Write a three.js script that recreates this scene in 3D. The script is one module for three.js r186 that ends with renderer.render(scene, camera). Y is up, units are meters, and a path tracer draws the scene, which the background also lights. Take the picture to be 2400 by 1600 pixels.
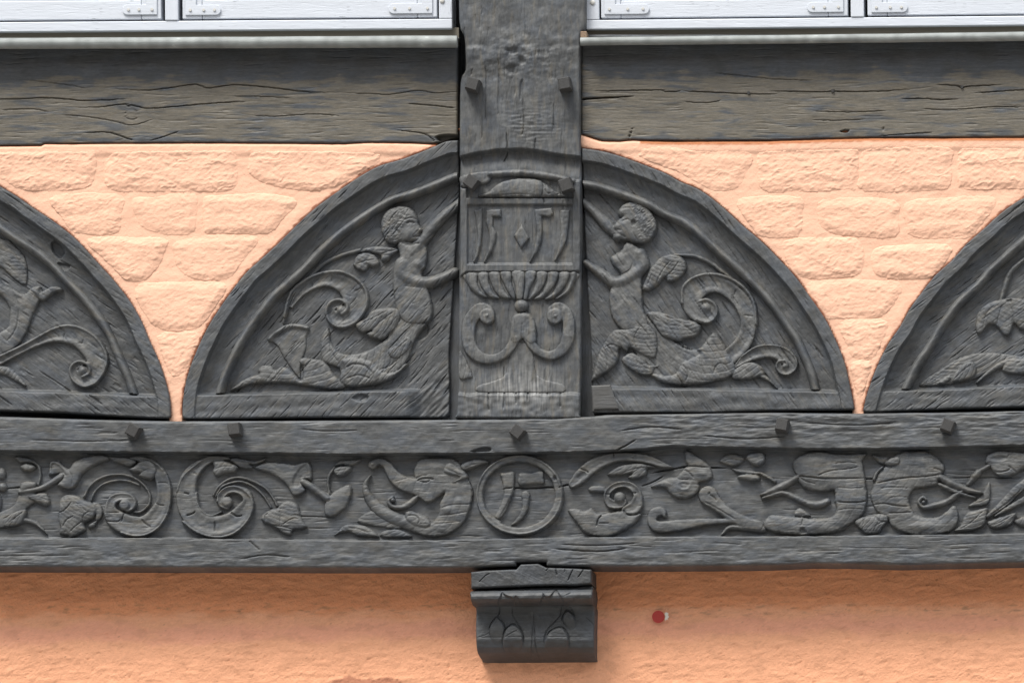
import * as THREE from 'three';
import { RoundedBoxGeometry } from 'three/addons/geometries/RoundedBoxGeometry.js';
import { mergeGeometries } from 'three/addons/utils/BufferGeometryUtils.js';

// ------------------------------------------------------------------ camera, sky, sun, exposure
const S = 0.00086;                  // metres of facade per traced unit (the tracing is 2400 x 1600 units)
const MID = 3.6;                    // height of the middle of the tracing above the street
const EYE = { x: 1.5, y: 1.65, z: 14 };
const scene = new THREE.Scene();
const camera = new THREE.PerspectiveCamera(2 * Math.atan(800 * S / EYE.z) * 180 / Math.PI, 1.5, 0.1, 400);
camera.position.set(EYE.x, EYE.y, EYE.z);
camera.lookAt(EYE.x, EYE.y, 0);
camera.setViewOffset(2400, 1600, -EYE.x / S, -(MID - EYE.y) / S, 2400, 1600);
camera.updateProjectionMatrix();

const renderer = new THREE.WebGLRenderer({ antialias: true });
renderer.setSize(1024, 682);
renderer.toneMapping = THREE.LinearToneMapping;
renderer.toneMappingExposure = 3.3;
renderer.shadowMap.enabled = true;

{ // overcast sky: brightest overhead, a third of that at the horizon
  const w = 64, h = 128, d = new Float32Array(w * h * 4);
  for (let j = 0; j < h; j++) for (let i = 0; i < w; i++) {
    const el = ((j + 0.5) / h - 0.5) * Math.PI, k = 0.77 * (1 + 2 * Math.max(0, Math.sin(el))) / 3, o = (j * w + i) * 4;
    d[o] = k * 0.95; d[o + 1] = k; d[o + 2] = k * 1.07; d[o + 3] = 1;
  }
  const t = new THREE.DataTexture(d, w, h, THREE.RGBAFormat, THREE.FloatType);
  t.mapping = THREE.EquirectangularReflectionMapping; t.magFilter = THREE.LinearFilter; t.needsUpdate = true;
  scene.background = t; scene.environment = t;
}
const sun = new THREE.DirectionalLight(0xfffaf2, 1.45);
sun.position.set(-3.2, 13.6, 5.4); sun.target.position.set(0, MID, 0);
sun.castShadow = true; sun.shadow.radius = 42; sun.shadow.mapSize.set(2048, 2048);
Object.assign(sun.shadow.camera, { left: -3, right: 3, top: 3, bottom: -4, near: 0.5, far: 40 });
scene.add(sun, sun.target);

// ------------------------------------------------------------------ helpers
let seed = 20177;
const rnd = () => { seed = (seed * 1664525 + 1013904223) >>> 0; return seed / 4294967296; };
const PERM = new Uint8Array(512);
{ const p = [...Array(256).keys()]; for (let i = 255; i > 0; i--) { const j = Math.floor(rnd() * (i + 1)); [p[i], p[j]] = [p[j], p[i]]; } for (let i = 0; i < 512; i++) PERM[i] = p[i & 255]; }
const GX = [], GY = []; for (let i = 0; i < 16; i++) { GX.push(Math.cos(i * Math.PI / 8)); GY.push(Math.sin(i * Math.PI / 8)); }
function noise(x, y, wx = 256, wy = 256) {          // gradient noise, about -1..1, repeating after wx, wy
  const fx = Math.floor(x), fy = Math.floor(y), u = x - fx, v = y - fy;
  let x0, y0, x1, y1;
  if (wx === 256 && wy === 256) { x0 = fx & 255; y0 = fy & 255; x1 = (x0 + 1) & 255; y1 = (y0 + 1) & 255; }
  else { x0 = ((fx % wx) + wx) % wx; y0 = ((fy % wy) + wy) % wy; x1 = (x0 + 1) % wx; y1 = (y0 + 1) % wy; }
  const s = u * u * u * (u * (u * 6 - 15) + 10), t = v * v * v * (v * (v * 6 - 15) + 10);
  const px = PERM[x0], pz = PERM[x1], ha = PERM[px + y0] & 15, hb = PERM[pz + y0] & 15, hc = PERM[px + y1] & 15, hd = PERM[pz + y1] & 15;
  const a = GX[ha] * u + GY[ha] * v, b = GX[hb] * (u - 1) + GY[hb] * v, c = GX[hc] * u + GY[hc] * (v - 1), d = GX[hd] * (u - 1) + GY[hd] * (v - 1);
  return (a + (b - a) * s + (c + (d - c) * s - a - (b - a) * s) * t) * 1.5;
}
function fbm(x, y, n = 4) { let a = 1, s = 0, m = 0; for (let i = 0; i < n; i++) { s += a * noise(x + i * 17.3, y + i * 9.7); m += a; a *= 0.5; x *= 2.03; y *= 2.03; } return s / m; }
const step = (a, b, x) => { const t = Math.min(1, Math.max(0, (x - a) / (b - a))); return t * t * (3 - 2 * t); };
const mix = (a, b, t) => [a[0] + (b[0] - a[0]) * t, a[1] + (b[1] - a[1]) * t, a[2] + (b[2] - a[2]) * t];
const interp = (pts, x) => { for (let i = 1; i < pts.length; i++) if (x <= pts[i][0] || i === pts.length - 1) { const [a, b] = pts[i - 1], [c, d] = pts[i]; return b + (d - b) * (x - a) / (c - a); } };

// a traced spot at depth z (metres in front of the facade plane)
function W(px, py, z = 0) {
  const f = (EYE.z - z) / EYE.z;
  return new THREE.Vector3(EYE.x + ((px - 1200) * S - EYE.x) * f, EYE.y + ((800 - py) * S + MID - EYE.y) * f, z);
}
// tracing sheets: origin and scale of the enlargements that the outlines were read from
const sheet = (x, y, k) => ({ x, y, k });
const A = sheet(400, 440, 2.851), B = sheet(1040, 340, 2.411), C = sheet(1350, 440, 2.851), D = sheet(0, 400, 2.658), E = sheet(1950, 400, 2.658);
const F1 = sheet(0, 1030, 3.92), F2 = sheet(400, 1030, 3.92), F3 = sheet(800, 1030, 3.92), F4 = sheet(1300, 1030, 3.92), F5 = sheet(1800, 1030, 3.92);
const G1 = sheet(0, 0, 2.936), G2 = sheet(800, 0, 2.936), G3 = sheet(1600, 0, 2.936), K = sheet(1080, 1310, 6.03), R1 = sheet(0, 320, 3.36), R2 = sheet(1640, 310, 3.095), O = sheet(0, 0, 1);
const pairs = (c, a) => { const o = []; for (let i = 0; i < a.length; i += 2) o.push([c.x + a[i] / c.k, c.y + a[i + 1] / c.k]); return o; };
const triples = (c, a) => { const o = []; for (let i = 0; i < a.length; i += 3) o.push([c.x + a[i] / c.k, c.y + a[i + 1] / c.k, a[i + 2] / c.k]); return o; };
function spline(p, closed, n = 4) {
  const o = [], m = p.length, get = (i) => closed ? p[(i + m) % m] : p[Math.max(0, Math.min(m - 1, i))];
  for (let i = 0; i < (closed ? m : m - 1); i++) {
    const [a, b, c, d] = [get(i - 1), get(i), get(i + 1), get(i + 2)];
    for (let k = 0; k < n; k++) {
      const t = k / n, t2 = t * t, t3 = t2 * t;
      o.push(b.map((_, q) => 0.5 * (2 * b[q] + (c[q] - a[q]) * t + (2 * a[q] - 5 * b[q] + 4 * c[q] - d[q]) * t2 + (3 * b[q] - a[q] - 3 * c[q] + d[q]) * t3)));
    }
  }
  if (!closed) o.push(p[m - 1]);
  return o;
}
const boxOf = (p, m) => { let a = 1e9, b = 1e9, c = -1e9, d = -1e9; for (const q of p) { const r = (q[2] || 0) + m; a = Math.min(a, q[0] - r); b = Math.min(b, q[1] - r); c = Math.max(c, q[0] + r); d = Math.max(d, q[1] + r); } return [a, b, c, d]; };
// signed distance to a closed outline, positive inside
function inside(poly) {
  const n = poly.length;
  return (x, y) => {
    let best = 1e9, hit = false;
    for (let i = 0, j = n - 1; i < n; j = i++) {
      const ax = poly[j][0], ay = poly[j][1], bx = poly[i][0] - ax, by = poly[i][1] - ay;
      let t = ((x - ax) * bx + (y - ay) * by) / (bx * bx + by * by || 1); t = t < 0 ? 0 : t > 1 ? 1 : t;
      const ex = x - ax - bx * t, ey = y - ay - by * t, q = ex * ex + ey * ey; if (q < best) best = q;
      if ((poly[i][1] > y) !== (ay > y) && x < ax + bx * (y - ay) / by) hit = !hit;
    }
    return (hit ? 1 : -1) * Math.sqrt(best);
  };
}
function toLine(line) {                               // distance to an open polyline, and its half width there
  return (x, y) => {
    let best = 1e9, r = 0, at = 0;
    for (let i = 1; i < line.length; i++) {
      const a = line[i - 1], b = line[i], bx = b[0] - a[0], by = b[1] - a[1];
      let t = ((x - a[0]) * bx + (y - a[1]) * by) / (bx * bx + by * by || 1); t = t < 0 ? 0 : t > 1 ? 1 : t;
      const rr = (a[2] || 0) + ((b[2] || 0) - (a[2] || 0)) * t, q = Math.hypot(x - a[0] - bx * t, y - a[1] - by * t) - rr;
      if (q < best) { best = q; r = rr; at = (i - 1 + t) / (line.length - 1); }
    }
    return [best, r, at];
  };
}
// carved shapes: each gives a height in millimetres above the ground of the carving
const WALL = 3.2;
const dome = (u) => { const t = u < 0 ? 0 : u > 1 ? 1 : u; return Math.sqrt(1 - (1 - t) * (1 - t)); };
function P(c, a, H, w = 9, o = {}) {                  // filled outline with rounded shoulders w units wide
  const poly = o.sharp ? pairs(c, a) : spline(pairs(c, a), true, 3), d = inside(poly), b = boxOf(poly, 4);
  return { b, h: (x, y) => { const q = d(x, y) + (o.chip ?? 1) * noise(x * 0.11, y * 0.11) + 0.5 * (o.chip ?? 1) * noise(x * 0.3, y * 0.3); if (q < 0) return q * WALL; const ws = Math.min(w, 4.6 * (1 + 0.75 * noise(x / 34 + 4, y / 34))), e = H * (0.6 * dome(q / ws) + 0.4 * dome(q / w)); return o.dish ? e - o.dish * step(2, w * 1.3, q) : e; } };
}
function T(c, a, H, o = {}) {                         // stroke with its own half widths
  const line = spline(triples(c, a), false, 4), d = toLine(line), b = boxOf(line, 4);
  return { b, h: (x, y) => { const [q, r] = d(x, y), e = -q + (o.chip ?? 0.6) * noise(x * 0.13 + 7, y * 0.13); if (e < 0) return e * WALL; const u = e / Math.max(2, r); return o.flat ? H * (0.75 * dome(e / 3.2) + 0.25 * dome(u)) - (o.dish || 0) * step(0.25, 0.8, u) : H * dome(u); } };
}
const thin = (c, a, r) => { const o = []; for (let i = 0; i < a.length; i += 2) o.push(a[i], a[i + 1], r); return o; };
const L = (c, a, r, H, o) => T(c, thin(c, a, r), H, o);
const Q = (c, x, y, r, H, o = {}) => { const [[cx, cy]] = pairs(c, [x, y]), R = r / c.k, ry = (o.ry ?? r) / c.k; return { b: [cx - R - 4, cy - ry - 4, cx + R + 4, cy + ry + 4], h: (px, py) => { const m = Math.min(R, ry), e = (1 - Math.hypot((px - cx) / R, (py - cy) / ry)) * m; return e < 0 ? e * WALL : (o.base || 0) + H * dome(e / (o.w ?? m)); } }; };
function cut(c, a, r, depth, w1 = r, wob = 0.45) {                // carved line or crack, running out thin at both ends
  const p = pairs(c, a), line = spline(p.map(([x, y], i) => [x, y, (r + (w1 - r) * i / (p.length - 1)) / c.k]), false, 4), d = toLine(line), b = boxOf(line, 4);
  return { b, h: (x, y) => { const [q, rr, t] = d(x + wob * noise(x / 11, y / 11), y + wob * noise(x / 11 + 9, y / 11)), f = Math.min(1, 7 * t + 0.12, 7 * (1 - t) + 0.12); return depth * f * (1 - step(-rr, 0.9, q + rr * (1 - f))); } };
}
function hollow(c, a, depth, w = 3) { const poly = spline(pairs(c, a), true, 3), d = inside(poly), b = boxOf(poly, 3); return { b, h: (x, y) => depth * step(-1, w, d(x, y)) }; }
const near = (b, x, y) => x > b[0] && x < b[2] && y > b[1] && y < b[3];
const cutSum = (list, x, y) => { let s = 0; for (const g of list) if (near(g.b, x, y)) s = Math.max(s, g.h(x, y)); return s; };
function bulge(list, x, y, k = 1.6) {
  let m = -99;
  for (const s of list) if (near(s.b, x, y)) { const h = s.h(x, y); m = m < -50 ? h : Math.max(m, h) + 0.25 * Math.max(0, k - Math.abs(m - h)) ** 2 / k; }
  return m;
}
// weathered grain along a direction: ridges and short open checks, in millimetres
function grain(x, y, ang, o = {}) {
  const c = Math.cos(ang), s = Math.sin(ang), u = x * c + y * s + (o.du || 0), v = -x * s + y * c + 5 * noise(x * 0.008, y * 0.008) + (o.dv || 0);
  const amp = o.amp ?? 1, worn = 0.5 + 0.5 * noise(u * 0.006 + 3, v * 0.012 + 8);
  let h = amp * (0.26 * noise(u / 60, v / 3.4) + 0.16 * noise(u / 28, v / 2.4) + 0.6 * noise(u / 150, v / 17));
  const k = noise(u / (o.len ?? 46), v / 4.3 + 40);
  h -= (o.check ?? 1.6) * step(0.42, 0.62, k) * step(0.25, 0.7, worn);
  if (o.split) h -= o.split * step(0.52, 0.72, noise(u / 85 + 70, v / 5.2 + 11)) * (0.35 + 0.65 * step(-0.3, 0.2, noise(x / 90, y / 90 + 5)));
  return h + (o.rough ?? 0.6) * fbm(x / 22, y / 22, 3);
}

// ------------------------------------------------------------------ materials (grain and tooth; the colours come from the vertices)
function tile(w, h, f, srgb) {
  const d = new Uint8Array(w * h * 4);
  for (let j = 0; j < h; j++) for (let i = 0; i < w; i++) { const v = f(i / w, j / h), o = (j * w + i) * 4; d[o] = d[o + 1] = d[o + 2] = Math.max(0, Math.min(255, v * 255)); d[o + 3] = 255; }
  const t = new THREE.DataTexture(d, w, h); t.wrapS = t.wrapT = THREE.RepeatWrapping; t.magFilter = THREE.LinearFilter; t.minFilter = THREE.LinearMipmapLinearFilter; t.generateMipmaps = true;
  if (srgb) t.colorSpace = THREE.SRGBColorSpace; t.needsUpdate = true; return t;
}
const grainBump = tile(1024, 1024, (u, v) => 0.55 + 0.2 * noise(u * 12, v * 120, 12, 120) + 0.16 * noise(u * 30, v * 240, 30, 240) - 0.4 * step(0.4, 0.7, noise(u * 16 + 5, v * 90, 16, 90)) + 0.1 * noise(u * 160, v * 250, 160, 250));
const grainTone = tile(1024, 1024, (u, v) => 0.86 + 0.06 * noise(u * 10, v * 90, 10, 90) + 0.05 * noise(u * 40, v * 220, 40, 220) + 0.05 * noise(u * 5, v * 12, 5, 12), true);
const toothBump = tile(1024, 1024, (u, v) => 0.5 + 0.2 * noise(u * 40, v * 40, 40, 40) + 0.18 * noise(u * 90, v * 90, 90, 90) + 0.12 * noise(u * 200, v * 200, 200, 200) - 0.25 * step(0.5, 0.7, noise(u * 70 + 9, v * 70, 70, 70)));
const woodMat = new THREE.MeshStandardMaterial({ vertexColors: true, roughness: 0.6, map: grainTone, bumpMap: grainBump, bumpScale: 0.0005 });
const infillMat = new THREE.MeshStandardMaterial({ vertexColors: true, roughness: 0.92, bumpMap: toothBump, bumpScale: 0.0008 });
const plasterMat = new THREE.MeshStandardMaterial({ vertexColors: true, roughness: 0.92, bumpMap: toothBump, bumpScale: 0.0018 });
const ironMat = new THREE.MeshStandardMaterial({ color: new THREE.Color().setRGB(0.038, 0.037, 0.036), roughness: 0.7, bumpMap: toothBump, bumpScale: 0.0006 });
const zincMat = new THREE.MeshStandardMaterial({ color: new THREE.Color().setRGB(0.3, 0.32, 0.31), roughness: 0.65, metalness: 0.1, bumpMap: toothBump, bumpScale: 0.0004, map: tile(512, 512, (u, v) => 0.83 + 0.1 * noise(u * 7, v * 6, 7, 6) + 0.08 * noise(u * 30, v * 18, 30, 18) + 0.16 * step(0.55, 0.7, noise(u * 40, v * 26, 40, 26)) * step(0.2, 0.5, noise(u * 6, v * 3, 6, 3)), true) });
const whiteMat = new THREE.MeshStandardMaterial({ color: new THREE.Color().setRGB(0.54, 0.57, 0.62), roughness: 0.55, bumpMap: grainBump, bumpScale: 0.0005, map: tile(1024, 1024, (u, v) => 0.97 + 0.02 * noise(u * 8, v * 30, 8, 30) - 0.3 * step(0.5, 0.62, noise(u * 24, v * 200, 24, 200)) * step(0.15, 0.45, noise(u * 7, v * 9, 7, 9)), true) });
const steelMat = new THREE.MeshStandardMaterial({ color: new THREE.Color().setRGB(0.5, 0.49, 0.46), roughness: 0.5 });

// ------------------------------------------------------------------ scene objects
const used = {};
function numbered(n) { used[n] = (used[n] ?? -1) + 1; return used[n] ? n + '_' + String(used[n]).padStart(3, '0') : n; }
function thing(name, label, category, at, group) {
  const o = new THREE.Group(); o.name = numbered(name); o.position.copy(at); o.userData = { label, category, kind: 'thing' };
  if (group) o.userData.group = group;
  scene.add(o); return o;
}
const worldOf = (o) => { const v = new THREE.Vector3(); for (let p = o; p && !p.isScene; p = p.parent) v.add(p.position); return v; };
function put(name, geo, mat, parent, label) {
  const m = new THREE.Mesh(geo, mat); m.name = name; m.castShadow = m.receiveShadow = true; if (label) m.userData.label = label;
  parent.add(m); return m;
}
// A carved or weathered surface: a grid over [x0,y0,x1,y1]; h(x, y) in mm; cut off at an outline (with real side faces) or where h sinks below `sunk`
function surface(name, parent, mat, o) {
  const [x0, y0, x1, y1] = o.box, dx = o.dx, dy = o.dy ?? dx, nx = Math.max(2, Math.ceil((x1 - x0) / dx)) + 1, ny = Math.max(2, Math.ceil((y1 - y0) / dy)) + 1;
  const N = nx * ny, X = new Float32Array(N), Y = new Float32Array(N), Hh = new Float32Array(N), ok = new Uint8Array(N), d = o.outline, reach = 1.5 * Math.max(dx, dy);
  for (let j = 0; j < ny; j++) for (let i = 0; i < nx; i++) {
    const k = j * nx + i; let x = x0 + i * dx, y = y0 + j * dy, q = 9;
    if (d) {
      q = d(x, y); ok[k] = q > 0 ? 2 : q > -reach ? 1 : 0;
      if (ok[k] === 1) { const e = 0.05, gx = (d(x + e, y) - q) / e, gy = (d(x, y + e) - q) / e; x -= gx * q; y -= gy * q; q = 0; }
    } else ok[k] = 2;
    X[k] = x; Y[k] = y;
    if (ok[k]) { Hh[k] = o.h(x, y, q); if (!d && Hh[k] < o.sunk) ok[k] = 1; }
  }
  const id = new Int32Array(N).fill(-1), pos = [], col = [], uv = [], idx = [], edge = new Map(), base = worldOf(parent), ca = Math.cos(o.grainAt ?? 0), sa = Math.sin(o.grainAt ?? 0), TS = o.tile ?? 0.5;
  const add = (x, y, z) => { const w = W(x, y, o.z); w.z = z; w.sub(base); pos.push(w.x, w.y, w.z); const c = o.color(x, y); col.push(c[0], c[1], c[2]); const u = x * S, v = y * S; uv.push((u * ca + v * sa) / TS, (-u * sa + v * ca + (z - o.z)) / TS); return pos.length / 3 - 1; };
  const vert = (k) => id[k] >= 0 ? id[k] : (id[k] = add(X[k], Y[k], o.z + Hh[k] / 1000));
  const mark = (a, b) => { const r = b * N + a; if (edge.has(r)) edge.delete(r); else edge.set(a * N + b, [a, b]); };
  for (let j = 0; j < ny - 1; j++) for (let i = 0; i < nx - 1; i++) {
    const a = j * nx + i, b = a + 1, c = a + nx, e = c + 1;
    if (!(ok[a] && ok[b] && ok[c] && ok[e]) || ok[a] + ok[b] + ok[c] + ok[e] < 5) continue;
    const [va, vb, vc, ve] = [vert(a), vert(b), vert(c), vert(e)];
    idx.push(va, vc, vb, vb, vc, ve);
    if (o.skirt) { mark(a, c); mark(c, e); mark(e, b); mark(b, a); }
  }
  const g = new THREE.BufferGeometry();
  if (o.skirt) for (const [a, b] of edge.values()) {
    const s = [add(X[a], Y[a], o.z + Hh[a] / 1000), add(X[b], Y[b], o.z + Hh[b] / 1000), add(X[a], Y[a], o.skirt), add(X[b], Y[b], o.skirt)];
    idx.push(s[0], s[2], s[1], s[1], s[2], s[3]);
  }
  g.setAttribute('position', new THREE.Float32BufferAttribute(pos, 3)); g.setAttribute('color', new THREE.Float32BufferAttribute(col, 3)); g.setAttribute('uv', new THREE.Float32BufferAttribute(uv, 2));
  g.setIndex(idx); g.computeVertexNormals();
  return put(name, g, mat, parent, o.label);
}

// ------------------------------------------------------------------ colours of paint and wood
const PAINT = [0.07, 0.074, 0.077], SLATE = [0.077, 0.086, 0.098], BARE = [0.172, 0.148, 0.108], PALE = [0.136, 0.137, 0.132], OLD = [0.046, 0.048, 0.05];
function woodColor(o = {}) {          // charcoal paint, rubbed and weathered along the grain; `pale`: how far, `worn`: how much of it
  const ang = o.ang ?? 0, c = Math.cos(ang), s = Math.sin(ang), k = o.k ?? 1, pale = o.pale ?? 0.35, bare = o.bare ?? 0.1, wear = o.worn ?? 0;
  return (x, y) => {
    const u = x * c + y * s, v = -x * s + y * c + 6 * noise(x / 70, y / 70), fine = noise(u / 17, v / 1.7), mid = fbm(u / (o.us ?? 60) + 5, v / (o.vs ?? 24), 4);
    let q = mix(PAINT, SLATE, step(-0.25, 0.35, fbm(x / 75, y / 50, 3)));
    q = mix(q, PALE, pale * step(-0.02, 0.3, mid + 0.1 * fine + wear));
    q = mix(q, PALE, 0.15 * pale * step(0.2, 0.5, noise(u / 26 + 13, v / 3.4)));
    q = mix(q, OLD, 0.25 * step(0.22, 0.5, noise(u / 18 + 31, v / 3 + 7) + 0.3 * noise(x / 40, y / 40)));
    q = mix(q, OLD, 0.5 * step(0.15, 0.5, fbm(x / 45 + 61, y / 38, 4)));
    q = mix(q, BARE, o.mask ? o.mask(x, y) : step(0.08, 0.4, fbm(u / 70 + 50, v / 14 + 3, 5)) * bare);
    const g = k * (1 + 0.05 * fine + 0.12 * noise(x / 2.6, y / 2.6) + 0.08 * noise(x / 7, y / 6));
    return [q[0] * g, q[1] * g, q[2] * g];
  };
}

// a carved motif: its own mesh standing on the ground of the board
function motif(name, parent, shapes, o = {}) {
  const b = [1e9, 1e9, -1e9, -1e9]; for (const s of shapes) { b[0] = Math.min(b[0], s.b[0]); b[1] = Math.min(b[1], s.b[1]); b[2] = Math.max(b[2], s.b[2]); b[3] = Math.max(b[3], s.b[3]); }
  if (o.clip) { b[0] = Math.max(b[0], o.clip[0]); b[2] = Math.min(b[2], o.clip[1]); }
  const lift = o.tall ?? (parent.userData.carve ?? parent.parent.userData.carve).tall ?? 1, st = parent.userData.carve ?? parent.parent.userData.carve, cuts = o.cuts || [];
  // leaf and feather veins: shallow chiselled lines fanning over the motif
  const vein = { leaf: 1.1, wing: 1.3, leaf_cluster: 1.1, foliage: 1, feather: 0.8, fish_tail: 0.9, flower: 0.7, dolphin: 0.4 }[name] ?? 0, cx = (b[0] + b[2]) / 2, cy = (b[1] + b[3]) / 2, gap = (name === 'fish_tail' || name === 'dolphin') ? 17 : 9.5, va = Math.atan2(b[3] - b[1], b[2] - b[0]) * (Math.sin(cx * 12.9 + cy) > 0 ? 1 : -1) + 1.2;
  const veins = (x, y) => { const q = ((x - cx) * Math.cos(va) + (y - cy) * Math.sin(va) + 0.012 * ((x - cx) * -Math.sin(va) + (y - cy) * Math.cos(va)) ** 2 * 0.35 + 2.5 * noise(x / 28, y / 28)) / gap; return vein * Math.max(0, Math.cos(q * 2 * Math.PI)) ** 7; };
  return surface(name, parent, woodMat, {
    box: b, dx: o.dx ?? 1.75, z: st.z, sunk: st.ground() - 4.6, grainAt: st.ang, label: o.label, color: o.color ?? st.color,
    h: (x, y) => { const m = bulge(shapes, x, y, o.blend); if (m < -4.5) return -90; const soft = step(0, 4, m); return st.ground() + (m > 0 ? m * lift : m) - soft * (vein ? veins(x, y) : 0) + (o.extra ? soft * o.extra(x, y) : 0) - soft * (o.deep ?? 0.7) * cutSum(cuts, x, y) + soft * (0.9 * grain(x, y, st.ang, { amp: 0.7, check: st.check ?? 1.3, rough: 0.9, split: st.split }) + (st.lumpy ?? 0.9) * fbm(x / 13, y / 13, 3)); },
  });
}
function bolt(parent, px, py, z, size, turn, tall = 0.036) {      // square forged bolt head, edges blunted
  const r = size * S, g = mergeGeometries([new THREE.CylinderGeometry(r * 0.97, r, tall, 4, 1).toNonIndexed(), new THREE.CylinderGeometry(r * 0.82, r * 0.97, tall * 0.1, 4, 1).translate(0, tall * 0.55, 0).toNonIndexed()]);
  g.rotateX(Math.PI / 2); g.rotateZ(turn); g.rotateX(0.06 * Math.sin(turn * 7)); g.computeVertexNormals();
  const m = put('iron_bolt', g, ironMat, parent), w = W(px, py, z).sub(worldOf(parent)); m.position.copy(w).add(new THREE.Vector3(0, 0, tall / 2)); return m;
}

// ------------------------------------------------------------------ street
{
  const g = new THREE.PlaneGeometry(160, 160, 1, 1); g.rotateX(-Math.PI / 2);
  const m = put('street', g, new THREE.MeshStandardMaterial({ color: new THREE.Color().setRGB(0.2, 0.19, 0.175), roughness: 0.95 }), scene); m.userData = { kind: 'structure', label: 'grey paved street in front of the house' };
}

// ------------------------------------------------------------------ plastered lower wall
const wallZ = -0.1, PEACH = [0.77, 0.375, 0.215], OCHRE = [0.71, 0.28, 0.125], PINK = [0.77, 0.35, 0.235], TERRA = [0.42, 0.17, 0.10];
const lowerWall = thing('house_wall', 'orange peach plastered wall below the carved beam', 'wall', new THREE.Vector3(0, 0, wallZ));
function wallColor(x, y) {
  const n = fbm(x / 120, y / 60, 4), f = fbm(x / 14, y / 9, 3);
  let q = mix(PEACH, PINK, 0.6 * step(0.0, 0.5, 0.6 - Math.abs(y - 1474 + 0.012 * (x - 1200)) / 52 + 0.55 * fbm(x / 100, y / 45, 4)));
  q = mix(q, OCHRE, step(14, -16, y - 1432 - 24 * fbm(x / 80 + 9, y / 16, 5) - 0.012 * (1200 - x)) * (0.75 + 0.2 * f));   // deeper ochre band along the top, ragged lower edge
  const edge = Math.exp(-(((y - 1426 - 12 * fbm(x / 90 + 2, 3.3, 3)) / 16) ** 2));
  q = mix(q, [0.2, 0.13, 0.07], edge * step(0.12, 0.45, fbm(x / 34 + 70, y / 7, 4)) * 0.55);      // dirt smears along it
  q = mix(q, TERRA, step(2, -3, 1588 + 14 * fbm(x / 30, 1.5, 3) + 0.004 * (x - 850) ** 2 * 0.35 - y) * step(0, 1, 1) * (Math.abs(x - 860) < 110 ? 0.8 : 0));
  q = mix(q, [0.3, 0.14, 0.07], 0.6 * step(0.62, 0.75, noise(x / 7, y / 5)) * step(0.1, 0.5, noise(x / 60, y / 40)) + 0.16 * step(0.1, 0.3, fbm(x / 50 + 33, y / 26, 5)));
  const g = 1 + 0.05 * n + 0.08 * f + 0.07 * noise(x / 3.6, y / 3.2); return [q[0] * g, q[1] * g, q[2] * g];
}
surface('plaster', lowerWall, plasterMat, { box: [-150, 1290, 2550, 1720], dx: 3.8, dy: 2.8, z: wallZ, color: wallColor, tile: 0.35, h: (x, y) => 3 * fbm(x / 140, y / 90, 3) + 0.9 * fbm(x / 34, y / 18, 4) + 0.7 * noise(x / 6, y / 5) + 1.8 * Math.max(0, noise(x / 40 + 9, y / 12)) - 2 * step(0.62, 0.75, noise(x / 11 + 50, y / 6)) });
{
  const top = W(0, 1719.5, wallZ).y, left = W(-150, 0, wallZ).x, right = W(2550, 0, wallZ).x;
  const g = new THREE.BoxGeometry(right - left, top, 0.03); const m = put('lower_plaster', g, new THREE.MeshStandardMaterial({ color: new THREE.Color().setRGB(...PEACH), roughness: 0.92, bumpMap: toothBump, bumpScale: 0.001 }), lowerWall); m.position.set((left + right) / 2, top / 2, -0.0155);
  const h2 = W(0, -420, wallZ).y, c = put('masonry_core', new THREE.BoxGeometry(right - left, h2, 0.3), new THREE.MeshStandardMaterial({ color: new THREE.Color().setRGB(0.03, 0.03, 0.03), roughness: 1 }), lowerWall); c.position.set((left + right) / 2, h2 / 2, -0.182);  // core near-black: the shade inside the open gaps is put into its colour
}
{ // the house across the street, behind the viewer: it shuts off the low sky
  const t = thing('opposite_house', 'plain grey rendered house across the street', 'building', new THREE.Vector3(0, 0, 16.2)), gm = new THREE.MeshStandardMaterial({ color: new THREE.Color().setRGB(0.3, 0.28, 0.25), roughness: 0.9 });
  const w = put('wall', new THREE.BoxGeometry(60, 9, 8), gm, t); w.position.set(0, 4.5, 4);
  const r = new THREE.Shape(); r.moveTo(-0.4, 0); r.lineTo(4, 4.2); r.lineTo(8.4, 0);
  const rg = new THREE.ExtrudeGeometry(r, { depth: 60, bevelEnabled: false }); rg.rotateY(-Math.PI / 2); const m = put('roof', rg, new THREE.MeshStandardMaterial({ color: new THREE.Color().setRGB(0.16, 0.07, 0.05), roughness: 0.9 }), t); m.position.set(30, 9.003, 0);
}
{ // red dot sticker and a shred of white paper beside it
  const t = thing('round_sticker', 'round red sticker on the plaster right of the bracket', 'sticker', W(1541.5, 1445, wallZ + 0.0075));
  const g = new THREE.CylinderGeometry(14.6 * S, 14.6 * S, 0.0016, 40); g.rotateX(Math.PI / 2);
  put('disc', g, new THREE.MeshStandardMaterial({ color: new THREE.Color().setRGB(0.42, 0.035, 0.025), roughness: 0.55, bumpMap: toothBump, bumpScale: 0.0003 }), t);
  const s = new THREE.Shape(); [[15, 8], [19, 11], [24, 8], [23, 3], [26, 0], [22, -4], [24, -8], [19, -6], [17, -10], [15.5, -4], [17, 0]].forEach(([x, y], i) => s[i ? 'lineTo' : 'moveTo'](x * S, y * S));
  put('paper_shred', new THREE.ExtrudeGeometry(s, { depth: 0.0008, bevelEnabled: false }), new THREE.MeshStandardMaterial({ color: new THREE.Color().setRGB(0.72, 0.66, 0.58), roughness: 0.9 }), t, 'torn shred of white paper');
}

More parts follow.
